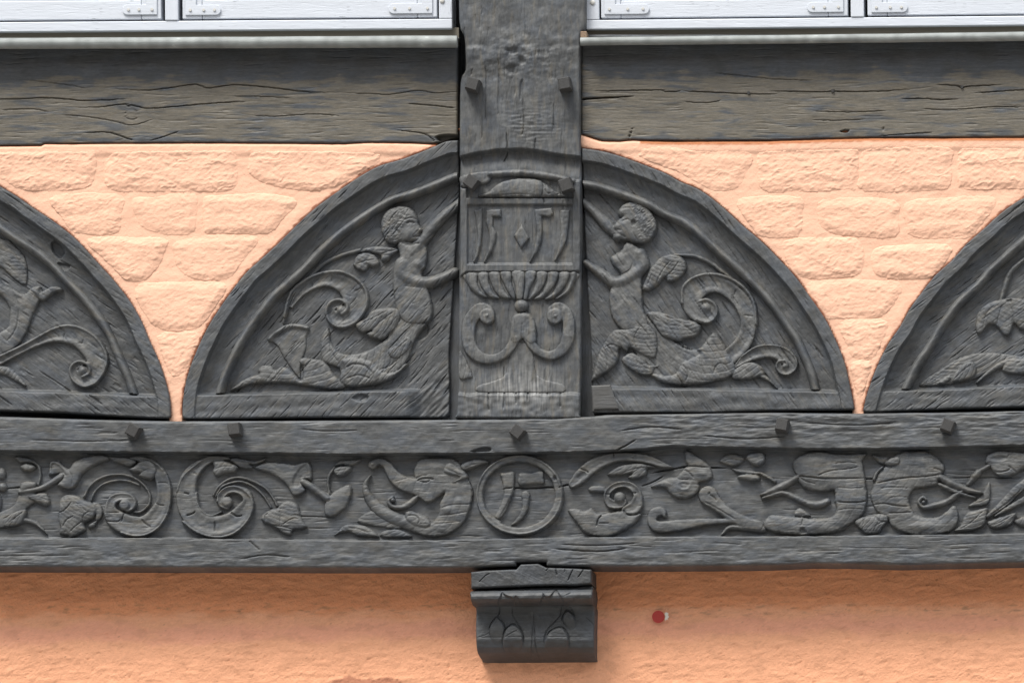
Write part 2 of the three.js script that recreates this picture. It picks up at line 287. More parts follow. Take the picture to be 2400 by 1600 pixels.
// ------------------------------------------------------------------ arches of the fan boards
const arcs = {
  near_left: [[-420, 340], [-330, 338], [-240, 345], [-150, 366], [-70, 400], ...pairs(D, [0, 100, 100, 160, 200, 230, 320, 310, 420, 385, 500, 460, 600, 570, 700, 680, 800, 810, 870, 930, 920, 1050, 980, 1180, 1020, 1300, 1050, 1420, 1056, 1530])],
  left: [...pairs(A, [70, 1530, 70, 1460, 85, 1330, 120, 1200, 180, 1050, 250, 910, 340, 770, 420, 660, 500, 560, 600, 470, 710, 370, 830, 250, 960, 130, 1110, 20]), [841, 412], [885, 388], [936, 373], [977, 358], [1018, 341], [1045, 330], [1072, 328]],
  right: [[1361, 346], [1413, 354], [1464, 369], [1515, 388], [1560, 406], ...pairs(C, [690, -45, 800, 0, 880, 50, 980, 130, 1100, 240, 1240, 360, 1360, 480, 1470, 600, 1570, 740, 1660, 870, 1730, 1010, 1790, 1160, 1830, 1330, 1852, 1440, 1856, 1475])],
  far_right: [...pairs(E, [190, 1490, 220, 1370, 280, 1210, 350, 1070, 420, 970, 480, 860, 560, 750, 640, 650, 740, 560, 830, 460, 930, 370, 1040, 270, 1120, 210, 1196, 165]), [2480, 422], [2560, 386], [2650, 360], [2760, 345]],
};
for (const k in arcs) arcs[k] = spline(arcs[k], false, 3);
const fanIn = {}; for (const k in arcs) { const a = arcs[k], p = [...a]; if (k === 'near_left') p.push([396, 1010], [-420, 1010]); if (k === 'left') p.splice(p.findIndex((q) => q[0] > 1018), 99, [1020, 300], [1112, 300], [1112, 1010], [424, 1010]); if (k === 'right') p.push([1998, 1010], [1320, 1010], [1320, 346]); if (k === 'far_right') p.push([2760, 1010], [2022, 1010]); fanIn[k] = inside(p); }
const arcD = {}; for (const k in arcs) { const d = toLine(arcs[k]); arcD[k] = (x, y) => d(x, y)[0]; }

// ------------------------------------------------------------------ painted brick infill between the arches
const BRICK = [0.7, 0.418, 0.29];
function infill(label, box, ka, kb, bricks, railBottom) {
  const da = arcD[ka], db = arcD[kb];
  const [x0, y0, x1, y1] = box, z = -0.02, t = thing('brick_infill', label, 'wall', W((x0 + x1) / 2, y1, z), 'brick infill between the arched boards');
  const color = (x, y) => {
    const g = 1 + 0.03 * fbm(x / 60, y / 40, 3) + 0.03 * noise(x / 5, y / 5); let q = BRICK;
    const e = Math.min(da(x, y), db(x, y)), top = y - interp(railBottom, x);
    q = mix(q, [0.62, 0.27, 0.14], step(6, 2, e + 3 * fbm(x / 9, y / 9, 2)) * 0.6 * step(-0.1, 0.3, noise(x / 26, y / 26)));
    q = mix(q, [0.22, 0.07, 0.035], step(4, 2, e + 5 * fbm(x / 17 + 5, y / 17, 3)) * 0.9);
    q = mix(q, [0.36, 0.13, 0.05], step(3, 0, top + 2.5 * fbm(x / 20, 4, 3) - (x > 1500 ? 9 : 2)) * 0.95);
    q = mix(q, [0.55, 0.3, 0.17], 0.5 * step(0.6, 0.75, noise(x / 9 + 20, y / 7)) * step(0.2, 0.5, noise(x / 70, y / 50)));
    return [q[0] * g, q[1] * g, q[2] * g];
  };
  const hm = (x, y) => { const e = Math.min(da(x, y), db(x, y)), top = y - interp(railBottom, x); return 1.8 * fbm(x / 70, y / 40, 3) + 0.6 * fbm(x / 12, y / 8, 3) + 0.8 * step(34, 12, e) + 3 * step(36, 22, top) - 9 * step(7, 0, top) - 60 * step(3, 9, Math.max(fanIn[ka](x, y), fanIn[kb](x, y))); };
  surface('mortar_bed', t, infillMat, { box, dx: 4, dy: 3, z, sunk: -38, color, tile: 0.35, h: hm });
  for (const b of bricks) {
    const poly = spline(b, true, 3), d = inside(poly), sx = rnd() * 90, H = 2.8 + rnd() * 1.8, rough = 0.3 + rnd() * 0.45;
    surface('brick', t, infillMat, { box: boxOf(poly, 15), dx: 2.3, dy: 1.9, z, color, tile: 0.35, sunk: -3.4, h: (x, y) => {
      const q = d(x, y) + 6.5 + 2.4 * fbm(x / 30 + sx, y / 22, 3) + 1.0 * noise(x / 7, y / 6), m = hm(x, y);
      if (q < -5) return -9; if (q < 0) return m + q * 0.9 - 0.4;
      const ridge = 1 - Math.abs(noise(x / 32 + sx, y / 13 + sx + 0.7 * noise(x / 20, y / 20)));
      return m - 0.4 + H * (0.3 * dome(q / 5) + 0.7 * step(0, 19, q)) + rough * (2.6 * fbm(x / 60 + sx, y / 30, 4) + 1.5 * step(0.7, 0.98, ridge) * step(-0.1, 0.4, noise(x / 50 + sx, y / 30)) + 0.9 * fbm(x / 12, y / 8, 3));
    } });
  }
}
const railL = [[-260, 344], [0, 340], [95, 339], [100, 335], [300, 334], [470, 333], [800, 335], [860, 332], [960, 333], [1010, 336], [1080, 338]];
const railR = [[1340, 312], [1360, 313], [1385, 321], [1410, 329], [1450, 329], [1480, 326], [1520, 328], [1600, 329], [1800, 328], [1900, 325], [2000, 322], [2040, 321], [2200, 321], [2400, 320], [2660, 319]];
infill('peach painted brick infill left of the carved post', [-150, 300, 1090, 992], 'near_left', 'left', [
  pairs(R1, [-230, 200, -100, 150, 40, 150, 120, 140, 650, 140, 730, 160, 720, 300, 650, 390, 340, 410, 170, 400, 60, 350, -120, 250]),
  pairs(R1, [840, 230, 870, 170, 960, 145, 1500, 135, 1810, 140, 1840, 230, 1820, 400, 1500, 415, 1100, 420, 900, 410, 840, 360]),
  [[585, 378], [600, 363], [700, 361], [800, 362], [885, 368], [850, 395], [775, 436], [700, 440], [620, 425], [588, 402]],
  pairs(R1, [400, 500, 560, 470, 930, 470, 930, 600, 910, 740, 770, 760, 640, 745, 560, 730, 490, 620]),
  pairs(R1, [1050, 560, 1070, 490, 1200, 500, 1370, 465, 1520, 470, 1520, 620, 1500, 740, 1370, 760, 1250, 745, 1110, 690, 1080, 620]),
  pairs(R1, [1620, 490, 1750, 480, 2000, 465, 2200, 480, 2310, 520, 2200, 640, 2090, 745, 1700, 745, 1620, 740, 1610, 600]),
  pairs(R1, [690, 820, 900, 810, 1270, 820, 1280, 880, 1230, 1000, 1130, 1110, 1010, 1120, 930, 1060, 800, 930]),
  pairs(R1, [1390, 840, 1600, 800, 1800, 790, 2010, 800, 1940, 900, 1860, 1010, 1770, 1110, 1560, 1110, 1420, 1040, 1380, 940]),
  [[318, 680], [360, 668], [440, 666], [520, 668], [505, 705], [470, 755], [440, 768], [380, 768], [345, 740]],
  [[372, 792], [415, 785], [462, 788], [446, 840], [420, 872], [398, 868]],
], railL);
infill('peach painted brick infill right of the carved post', [1345, 296, 2550, 985], 'right', 'far_right', [
  [[1500, 362], [1560, 350], [1640, 362], [1735, 360], [1757, 372], [1737, 416], [1717, 439], [1672, 441], [1640, 426], [1590, 398]],
  pairs(R2, [430, 200, 480, 160, 800, 150, 1100, 145, 1130, 170, 1120, 390, 1050, 400, 780, 415, 500, 415, 440, 350]),
  pairs(R2, [1180, 180, 1250, 140, 1560, 125, 1800, 130, 1810, 200, 1800, 370, 1700, 405, 1200, 410, 1170, 300]),
  pairs(R2, [1890, 160, 2000, 135, 2380, 140, 2700, 140, 2730, 380, 2380, 390, 1950, 400, 1890, 360]),
  pairs(R2, [290, 500, 450, 480, 720, 490, 720, 600, 700, 740, 460, 745, 390, 680, 320, 590]),
  pairs(R2, [870, 540, 920, 500, 1150, 490, 1410, 510, 1420, 620, 1400, 745, 1100, 740, 950, 710, 880, 660]),
  pairs(R2, [1510, 520, 1800, 490, 2100, 480, 2120, 540, 2000, 690, 1940, 750, 1560, 745, 1510, 660]),
  pairs(R2, [610, 840, 660, 790, 900, 780, 1130, 790, 1170, 900, 1150, 1010, 1000, 1040, 740, 1045, 670, 980]),
  pairs(R2, [1270, 870, 1380, 840, 1780, 830, 1770, 930, 1670, 1040, 1500, 1050, 1300, 1030, 1260, 950]),
  [[1890, 672], [1960, 661], [2040, 661], [2105, 668], [2095, 700], [2060, 738], [1990, 740], [1925, 737]],
  [[1972, 760], [2025, 753], [2075, 758], [2060, 800], [2040, 836], [2000, 832], [1984, 795]],
  [[1998, 856], [2035, 852], [2026, 890], [2014, 925], [2004, 890]],
], railR);

// ------------------------------------------------------------------ upper rails under the windows
function rail(label, box, bottom, leftEnd, rightEnd, cracks, knots, o) {
  const z = -0.018, [x0, y0, x1, y1] = box, pts = [[x0, y0], [x1, y0]];
  for (const p of [...bottom].reverse()) if (p[0] > x0 && p[0] < x1) pts.push(p);
  pts.push([x0, interp(bottom, x0)]); if (o.corner) pts.splice(2, 0, ...o.corner);
  const t = thing('window_rail', label, 'beam', W((x0 + x1) / 2, y1, z - 0.05), 'weathered rails under the windows'), d = inside(pts);
  const warp = (x, y) => { let s = 0; for (const [kx, ky, a, r] of knots) s += a * Math.exp(-(((x - kx) / (r * 2.6)) ** 2) - ((y - ky) / r) ** 2) * Math.sign(y - ky + 0.01) * Math.min(1, Math.abs(y - ky) / 5); return s; };
  const mask = (x, y) => { const v = y + warp(x, y), n = fbm(x / 110 + 3, v / 15, 5), yy = y - interp(bottom, x) + 335;
    return Math.min(0.9, step(-0.05, 0.32, n + 0.95 * step(150, 205, yy + 26 * fbm(x / 60, 2.2, 3)) - 0.62 - (o.less ?? 0) - 0.45 * step(318, 333, yy + 12 * noise(x / 45, 6))) * (0.72 + 0.25 * noise(x / 30, v / 2.4))); };
  const col = woodColor({ mask, pale: 0.2, worn: -0.05 });
  surface('timber', t, woodMat, { box: [x0, y0, x1, y1], dx: 3.2, dy: 1.35, z, outline: d, skirt: z - 0.075, color: (x, y) => col(x, y + warp(x, y)), h: (x, y, q) => { const v = y + warp(x, y); return grain(x, v, 0, { amp: 0.4, check: 1.1, len: 70, rough: 0.5 }) - 5 * (1 - dome(q / (3.5 + 2 * noise(x / 20, y / 20)))) - cutSum(cracks, x, y) + 1.2 * noise(x / 170, y / 60); } });
  return t;
}
const cr = (c, a, r = 2.4, dp = 9) => cut(c, a, r * 0.55, dp * 0.75, r * 0.55, 0.8);
rail('weathered grey brown rail under the window left of the post', [-150, 92, 1071, 350], railL, 0, 1, [
  cr(G1, [-500, 690, 0, 682, 150, 680, 300, 672, 450, 682, 550, 692, 720, 688, 880, 680]), cr(G1, [530, 742, 700, 735, 850, 715, 880, 735, 890, 722, 1000, 745, 1150, 738, 1400, 715, 1600, 702, 1700, 700]),
  cr(G1, [780, 610, 980, 622, 1150, 605, 1330, 580, 1420, 605, 1500, 595, 1620, 583, 1800, 597, 2000, 620, 2150, 635, 2360, 636]), cr(G1, [560, 915, 730, 910, 850, 945, 910, 968]), cr(G1, [1030, 968, 1120, 940, 1220, 905]),
  cr(G1, [1600, 662, 1800, 665, 2000, 675], 1.5, 5), cr(G1, [1730, 795, 1900, 800, 2150, 785, 2349, 800], 1.5, 5), cr(G1, [400, 790, 600, 805, 800, 840, 900, 862, 1050, 820], 1.5, 5), cr(G1, [0, 760, 200, 750, 330, 770], 1.5, 5), cr(G1, [150, 545, 430, 580, 590, 610], 1.5, 4), cr(G1, [870, 760, 850, 790, 880, 820, 930, 815, 935, 770, 900, 745], 1.5, 4),
  cr(G2, [0, 638, 200, 645, 330, 650, 480, 625, 560, 625, 640, 640, 790, 628], 1.6, 6), cr(G2, [450, 712, 600, 725, 790, 745], 2.2, 9), cr(G2, [370, 895, 540, 915, 600, 938, 640, 975], 2.2, 8),
  hollow(G2, [650, 935, 700, 925, 795, 930, 800, 985, 720, 985, 660, 965], 16, 3),
], [[302, 262, 16, 22], [325, 330, -14, 16]], { corner: [[1071, 320], [1055, 322], [1040, 330]] });
const railRight = rail('weathered grey brown rail under the window right of the post', [1359, 80, 2550, 334], railR, 1, 0, [
  cut(G2, [1640, 683, 1700, 678, 1850, 670, 2010, 662], 9, 16, 1.2), cr(G2, [1740, 628, 2000, 622, 2200, 620, 2230, 632, 2349, 625], 2), cr(G2, [2000, 880, 1985, 920, 1968, 965], 3.5, 10),
  cr(G3, [0, 628, 200, 635, 440, 645, 650, 648]), cr(G3, [580, 626, 800, 630, 1000, 630, 1030, 618, 1060, 630, 1330, 628, 1600, 612]), cr(G3, [1740, 582, 1880, 588, 1920, 602, 1980, 592, 2200, 583], 2.8, 11), cr(G3, [2000, 640, 2349, 618, 2700, 612]),
  cr(G3, [1500, 680, 1680, 678, 1740, 685, 1900, 682]), cr(G3, [1650, 748, 1850, 755, 2150, 735, 2349, 738], 1.8, 6), cr(G3, [210, 500, 400, 520, 640, 545, 900, 552], 1.6, 5), cr(G3, [900, 765, 1150, 772, 1400, 762], 1.8, 6), cr(G3, [0, 700, 160, 708, 260, 690], 1.8, 6), cr(G3, [880, 825, 1100, 828, 1250, 820], 1.8, 5), cr(G3, [1340, 935, 1500, 925, 1720, 910], 2, 7), cr(G3, [1380, 870, 1370, 940], 2, 6),
  hollow(G3, [1080, 905, 1110, 890, 1140, 895, 1125, 912], 9, 2),
], [[1762, 270, 12, 20], [2150, 215, 10, 18]], { less: -0.06 });
for (const [x, y] of pairs(G3, [450, 638, 1030, 625, 1920, 597])) { const g = new THREE.CylinderGeometry(3.6 * S, 4.1 * S, 0.004, 14); g.rotateX(Math.PI / 2); const m = put('nail', g, ironMat, railRight); m.position.copy(W(x, y, -0.0165).sub(worldOf(railRight))); }

// ------------------------------------------------------------------ carved fan boards
const bandW = 29, beadAt = 82, fieldMm = -27;
function fan(name, label, o) {
  const outline = inside(o.outline), ad = arcD[o.arc], z = -0.006, t = thing(name, label, 'carved board', W(o.base[0], o.base[1], z - 0.05), 'carved fan boards above the beam');
  const color = woodColor({ ang: o.ang, pale: 0.3, worn: -0.06, bare: 0.16 });
  const baseH = (x, y) => {                               // arched band, cove, field and bottom ledge
    const a = ad(x, y), ledge = interp(o.ledge, x), n = 1.2 * noise(x / 60, y / 60), m = 2.5 * noise(x / 90 + 9, y / 90);
    let h = 1.2 * noise(x / 55, y / 55) - 21 * (0.3 * step(0, 5, a - bandW - n - m * 0.5) + 0.7 * dome((a - bandW - n - m * 0.5) / 34)) - 6 * step(beadAt - 2, beadAt + 9, a);
    const low = step(-2, 9, y - ledge + n) * (o.ledgeTo ? step(...o.ledgeTo, x) : 1), hl = -4 + 1.5 * noise(x / 80, y / 20);
    return h + (Math.max(h, hl) - h) * low;
  };
  t.userData.carve = { z, ang: o.ang, ground: (x, y) => fieldMm, color: woodColor({ ang: o.ang, pale: 0.7, worn: 0.16, bare: 0.3 }), check: 1.3, split: 3, tall: 1.12 };
  const hol = o.hollows || [];
  surface('board', t, woodMat, { box: o.box, dx: 1.5, z, outline, skirt: -0.07, grainAt: o.ang, color, h: (x, y, q) => baseH(x, y) + grain(x, y, o.ang, { amp: 0.6, check: 1.4, len: 40, rough: 1, split: 2.8 }) - 5 * (1 - dome(q / (4 + 2 * noise(x / 16, y / 16)))) - cutSum(hol, x, y) + (o.extra ? o.extra(x, y) : 0) });
  // bead: a rounded moulding that follows the arch
  const [bx0, by0, bx1, by1] = o.box;
  surface('bead_moulding', t, woodMat, { box: o.box, dx: 1.8, z, sunk: -45, grainAt: o.ang, color: t.userData.carve.color, h: (x, y) => {
    const a = ad(x, y), r = 10.3 + 1.2 * noise(x / 50, y / 50), off = a - beadAt - 1.6 * noise(x / 120, y / 120), e = r - Math.abs(off);
    if (e < -3 || outline(x, y) < 1.5 || y > interp(o.ledge, x) + 3 || x < bx0 + 2 || x > bx1 - 2) return -60;
    return (e < 0 ? e * 4 : 16.5 * dome(e / r)) - 21.5 + 0.8 * grain(x, y, o.ang, { amp: 0.7, check: 1.4 }) * step(0, 3, e);
  } });
  return t;
}
const fanLeft = fan('fan_board', 'left half of the middle fan, with a winged cherub reaching right', {
  arc: 'left', box: [418, 318, 1078, 984], base: [740, 978], ang: -0.82, ledge: [[400, 922], [470, 919], [940, 908], [1100, 905]], ledgeTo: [985, 945],
  outline: [...arcs.left, [1072, 440], [1066, 528], [1056, 685], [1047, 826], [1049, 900], [1048, 968], [1038, 974], [900, 977], [700, 977], [560, 980], [430, 981]],
  hollows: [hollow(A, [1200, 1400, 1260, 1370, 1320, 1390, 1290, 1430, 1230, 1420], 6, 5), hollow(A, [1610, 940, 1680, 890, 1720, 930, 1690, 990, 1620, 1010], 5, 7)],
  extra: (x, y) => 2.2 * noise((x + y) / 12, (x - y) / 60) * step(930, 1010, x) * step(820, 900, y),
});
const fanRight = fan('fan_board', 'right half of the middle fan, with a winged cherub reaching left', {
  arc: 'right', box: [1358, 336, 2008, 966], base: [1690, 958], ang: 0.95, ledge: [[1350, 902], [1600, 904], [1900, 910], [2010, 914]],
  outline: [...arcs.right, [1997, 959], [1800, 961], [1650, 966], [1560, 965], [1400, 967], [1386, 964], [1384, 900], [1378, 773], [1371, 657], [1366, 563], [1362, 440]],
});
const fanNearLeft = fan('fan_board', 'fan board at the left edge of the picture, with a curled frond', {
  arc: 'near_left', box: [-150, 330, 404, 986], base: [190, 978], ang: 0.62, ledge: [[-250, 904], [0, 908], [355, 921], [420, 924]],
  outline: [...arcs.near_left.filter((p) => p[0] > -148), [390, 980], [300, 976], [150, 966], [0, 961], [-148, 958], [-148, 350]],
  hollows: [hollow(D, [300, 440, 340, 430, 390, 490, 360, 540, 310, 500], 9, 5), hollow(D, [340, 560, 420, 580, 400, 610, 350, 600], 5, 4)],
});
const fanFarRight = fan('fan_board', 'fan board at the right edge of the picture, with a drooping flower', {
  arc: 'far_right', box: [2016, 338, 2550, 972], base: [2300, 958], ang: -0.62, ledge: [[2000, 912], [2080, 910], [2400, 897], [2650, 890]],
  outline: [...arcs.far_right.filter((p) => p[0] < 2548), [2548, 352], [2548, 946], [2400, 952], [2250, 956], [2100, 962], [2030, 966], [2022, 962]],
});

// left cherub
motif('cherub', fanLeft, [
  P(A, [1395, 200, 1430, 140, 1500, 112, 1570, 115, 1620, 150, 1640, 195, 1650, 240, 1672, 270, 1655, 300, 1650, 330, 1620, 350, 1530, 352, 1480, 368, 1430, 350, 1400, 300, 1388, 250], 16, 26),
  Q(A, 1590, 300, 55, 17), Q(A, 1655, 272, 16, 14), P(A, [1500, 352, 1600, 352, 1690, 372, 1705, 430, 1690, 520, 1665, 560, 1695, 640, 1720, 700, 1738, 780, 1735, 860, 1690, 900, 1560, 900, 1500, 830, 1475, 700, 1470, 600, 1480, 520, 1515, 450], 12, 20),
  Q(A, 1640, 500, 40, 13), T(A, [1600, 415, 42, 1670, 340, 44, 1740, 250, 40, 1820, 170, 36, 1925, 85, 34], 14), T(A, [1530, 500, 50, 1535, 560, 52, 1590, 605, 42, 1690, 622, 42, 1770, 608, 40, 1885, 552, 32], 16),
], { clip: [0, 1070], blend: 5, extra: (x, y) => (y < 572 && x < 945 - 0.25 * (y - 520) && y > 470) ? 2.4 * Math.abs(noise(x / 7, y / 7)) - 0.6 : 0, cuts: [cut(A, [1565, 235, 1590, 222, 1625, 232], 9, 4), cut(A, [1545, 215, 1590, 195, 1640, 205], 6, 2.5), cut(A, [1605, 322, 1640, 318, 1660, 312], 6, 3.5), cut(A, [1510, 240, 1500, 275, 1520, 300], 7, 3), cut(A, [1450, 160, 1480, 220, 1470, 300], 5, 1.4), cut(A, [1520, 130, 1540, 170, 1600, 180], 5, 1.4), cut(A, [1545, 645, 1600, 655, 1660, 662], 4, 1.6), cut(A, [1530, 355, 1580, 372, 1660, 362], 7, 3.5), cut(A, [1605, 760, 1613, 770], 5, 2)] });
motif('wing', fanLeft, [P(A, [1205, 490, 1230, 440, 1290, 420, 1350, 440, 1385, 490, 1350, 520, 1310, 515, 1290, 545, 1240, 540, 1205, 510], 10, 12), P(A, [1240, 420, 1300, 385, 1400, 378, 1515, 400, 1470, 440, 1430, 480, 1395, 480, 1380, 440, 1310, 420], 9, 9)], { cuts: [cut(A, [1230, 500, 1290, 480, 1360, 470], 5, 2.4), cut(A, [1310, 515, 1290, 490], 6, 3), cut(A, [1380, 440, 1430, 420, 1490, 405], 5, 2.4)] });
motif('vine_stem', fanLeft, [T(A, [738, 890, 9, 760, 790, 12, 810, 690, 14, 900, 600, 15, 1000, 500, 15, 1110, 445, 15, 1250, 405, 16], 7)]);
motif('scroll', fanLeft, [
  T(A, [790, 780, 14, 850, 690, 32, 950, 620, 45, 1050, 602, 52, 1150, 640, 66, 1210, 710, 80, 1215, 790, 76, 1160, 850, 62, 1090, 860, 50, 1055, 825, 36, 1060, 785, 30, 1110, 765, 26], 6.5, { flat: 1, dish: 2.6 }),
  L(A, [745, 850, 790, 690, 900, 600, 1000, 560, 1110, 550, 1200, 582, 1270, 642, 1298, 720, 1280, 810, 1220, 888, 1130, 922, 1060, 895, 1026, 830, 1044, 765, 1110, 738, 1160, 765, 1163, 805, 1128, 832], 15, 10.5),
  Q(A, 1125, 808, 34, 11),
], { cuts: [cut(A, [925, 620, 930, 650], 5, 3), cut(A, [1062, 570, 1060, 620], 5, 3), cut(A, [1210, 680, 1260, 660], 4, 2.4), cut(A, [1150, 700, 1190, 720], 4, 2)] });
motif('horn', fanLeft, [P(A, [640, 1005, 700, 950, 780, 912, 860, 905, 905, 935, 890, 980, 890, 1050, 870, 1120, 850, 1200, 850, 1270, 790, 1200, 730, 1110, 690, 1040], 3.6, 10), L(A, [645, 1000, 700, 950, 790, 912, 895, 925], 17, 8.5)]);
motif('fish_tail', fanLeft, [
  P(A, [1500, 850, 1640, 870, 1700, 900, 1640, 970, 1600, 1060, 1560, 1160, 1480, 1240, 1380, 1295, 1260, 1315, 1170, 1315, 1120, 1270, 1110, 1200, 1000, 1150, 985, 1070, 990, 980, 1040, 920, 1050, 1000, 1080, 1060, 1150, 1100, 1240, 1095, 1330, 1060, 1420, 1000, 1440, 950], 9, 18),
  P(A, [1120, 1140, 1180, 1125, 1250, 1130, 1330, 1150, 1380, 1210, 1480, 1220, 1560, 1160, 1570, 1180, 1480, 1260, 1380, 1300, 1260, 1320, 1170, 1320, 1110, 1270, 1140, 1200], 12, 14),
  P(A, [375, 1345, 430, 1300, 500, 1255, 570, 1235, 565, 1210, 600, 1175, 660, 1180, 680, 1205, 720, 1185, 770, 1195, 820, 1240, 860, 1275, 870, 1200, 840, 1150, 870, 1120, 920, 1130, 990, 1140, 1040, 1180, 1080, 1240, 1160, 1320, 1060, 1340, 950, 1325, 850, 1310, 740, 1295, 620, 1295, 500, 1310, 430, 1335], 10, 14),
], { cuts: [cut(A, [680, 1205, 690, 1250, 640, 1290], 6, 2.5), cut(A, [1150, 1200, 1210, 1170, 1290, 1185, 1340, 1240], 8, 4), cut(A, [1160, 1270, 1240, 1245, 1330, 1270], 6, 3), cut(A, [850, 1200, 880, 1170], 10, 4), cut(A, [1050, 1010, 1060, 1090, 1110, 1160], 6, 2.5), cut(A, [1590, 1000, 1540, 1090, 1470, 1170, 1380, 1210], 5, 2.5)] });
motif('leaf', fanLeft, [P(A, [1220, 905, 1290, 860, 1330, 810, 1420, 790, 1500, 795, 1530, 840, 1500, 920, 1450, 970, 1420, 1000, 1380, 1010, 1290, 975, 1330, 945, 1260, 960], 13, 14)], { cuts: [cut(A, [1330, 945, 1400, 880, 1480, 820], 5, 2.6), cut(A, [1260, 900, 1350, 860, 1440, 810], 4, 2), cut(A, [1400, 985, 1450, 920, 1500, 850], 4, 2)] });
motif('leaf', fanLeft, [P(A, [1440, 1070, 1490, 1040, 1560, 980, 1600, 1000, 1590, 1060, 1530, 1120, 1480, 1140, 1440, 1110], 12, 12)], { cuts: [cut(A, [1465, 1110, 1520, 1050, 1580, 1000], 4, 2)] });

// right cherub
motif('cherub', fanRight, [
  P(C, [270, 150, 300, 105, 350, 80, 420, 90, 480, 130, 520, 190, 535, 250, 510, 320, 450, 362, 380, 360, 330, 345, 255, 345, 235, 320, 262, 292, 238, 252, 268, 205, 300, 180], 16, 26),
  Q(C, 270, 318, 36, 15), Q(C, 300, 160, 32, 14), Q(C, 430, 215, 70, 16.5), P(C, [330, 350, 400, 380, 450, 430, 465, 500, 440, 560, 430, 620, 435, 700, 440, 800, 475, 880, 450, 950, 330, 960, 235, 870, 210, 760, 215, 680, 235, 630, 290, 570, 230, 500, 220, 450, 280, 420], 11, 20),
  Q(C, 290, 468, 55, 11.8), T(C, [40, 85, 28, 120, 160, 34, 200, 240, 42, 262, 305, 28], 12), T(C, [420, 430, 40, 440, 500, 44, 390, 562, 44, 262, 622, 42, 170, 570, 36, 55, 492, 24], 15),
], { clip: [1364, 3000], blend: 5, extra: (x, y) => (y < 575 && y > 455 && x > 1487 + 0.2 * (y - 515)) ? 2.4 * Math.abs(noise(x / 7, y / 7)) - 0.6 : 0, cuts: [hollow(C, [358, 215, 380, 205, 395, 230, 375, 250, 362, 238], 7, 2.5), cut(C, [300, 215, 340, 205, 365, 225], 6, 2.4), cut(C, [240, 300, 290, 305, 330, 330], 6, 2.8), cut(C, [265, 270, 300, 280], 6, 2.5), cut(C, [300, 130, 380, 130, 450, 170], 4, 1.6), cut(C, [330, 350, 390, 370, 440, 366], 9, 4), cut(C, [370, 490, 350, 540, 280, 580], 5, 2.5)] });
motif('wing', fanRight, [P(C, [430, 670, 460, 580, 500, 510, 560, 450, 640, 430, 710, 460, 730, 520, 710, 570, 650, 615, 600, 620, 585, 590, 540, 640, 480, 675], 11, 14)], { cuts: [cut(C, [585, 590, 640, 540, 680, 480], 5, 3), cut(C, [520, 650, 560, 560, 620, 480], 4, 2.2), cut(C, [470, 640, 500, 560], 4, 2)] });
motif('vine_stem', fanRight, [T(C, [650, 438, 12, 780, 444, 15, 890, 490, 17, 985, 560, 16, 1085, 640, 10], 8)]);
motif('scroll', fanRight, [
  T(C, [990, 1140, 60, 1105, 1030, 58, 1145, 900, 56, 1115, 780, 60, 1040, 690, 58, 930, 632, 60, 820, 645, 76, 765, 715, 74, 780, 800, 66, 840, 850, 52, 895, 830, 42, 900, 785, 32, 862, 760, 26], 9, { flat: 1, dish: 2.6 }),
  L(C, [1195, 900, 1180, 760, 1110, 655, 1000, 588, 870, 568, 765, 600, 705, 665, 702, 760], 15, 12), Q(C, 862, 790, 36, 12), L(C, [815, 750, 870, 738, 925, 780, 925, 850, 870, 890, 800, 870], 13, 10.5),
], { cuts: [cut(C, [1110, 840, 1180, 850], 5, 3), cut(C, [1060, 670, 1050, 710], 5, 3)] });
motif('leaf', fanRight, [P(C, [460, 830, 520, 815, 600, 830, 680, 860, 780, 880, 830, 920, 800, 980, 720, 1000, 680, 1020, 610, 1000, 560, 980, 520, 920], 12, 14)], { cuts: [cut(C, [500, 840, 600, 910, 680, 1015], 5, 2.6), cut(C, [560, 840, 680, 890, 790, 970], 4, 2.2)] });
motif('leaf', fanRight, [P(C, [240, 940, 340, 930, 420, 890, 480, 900, 530, 960, 540, 1040, 520, 1130, 460, 1120, 400, 1090, 350, 1060, 330, 1090, 280, 1060, 270, 1150, 200, 1220, 100, 1280, 95, 1250, 130, 1120, 180, 1020], 12, 16)], { cuts: [cut(C, [360, 1065, 330, 1000, 270, 960], 5, 2.6), cut(C, [280, 1060, 230, 1040, 180, 1060], 5, 2.4), cut(C, [190, 1215, 200, 1150, 160, 1080], 4, 2), cut(C, [400, 1090, 380, 1000, 420, 920], 4, 2)] });
motif('leaf', fanRight, [P(C, [290, 1140, 360, 1090, 420, 1120, 480, 1170, 580, 1170, 520, 1200, 510, 1230, 440, 1245, 360, 1210], 9, 12)], { cuts: [cut(C, [390, 1140, 450, 1190, 500, 1210], 4, 2)] });
motif('fish_tail', fanRight, [P(C, [400, 860, 470, 850, 560, 950, 690, 1040, 770, 1068, 830, 1050, 900, 960, 960, 1000, 1060, 1180, 1030, 1250, 900, 1288, 620, 1300, 520, 1265, 440, 1190, 380, 1090], 6.5, 24, { chip: 2 }), P(C, [500, 1235, 600, 1245, 660, 1230, 700, 1160, 760, 1130, 820, 1100, 790, 1075, 700, 1050, 690, 1030, 770, 1065, 830, 1050, 900, 960, 960, 1000, 1000, 1080, 1060, 1180, 1030, 1250, 900, 1290, 760, 1310, 620, 1305, 540, 1280], 10, 16), P(C, [1030, 1250, 1060, 1190, 1150, 1150, 1230, 1180, 1250, 1240, 1150, 1270, 1060, 1275], 9, 12), T(C, [1230, 1245, 18, 1290, 1280, 12, 1335, 1330, 5], 7)], { cuts: [cut(C, [820, 1100, 830, 1180, 860, 1260], 6, 2.6), cut(C, [910, 1240, 930, 1180, 980, 1170, 1030, 1240], 6, 3), cut(C, [700, 1170, 740, 1230, 720, 1290], 5, 2.4), cut(C, [900, 1010, 950, 1080], 4, 2)] });
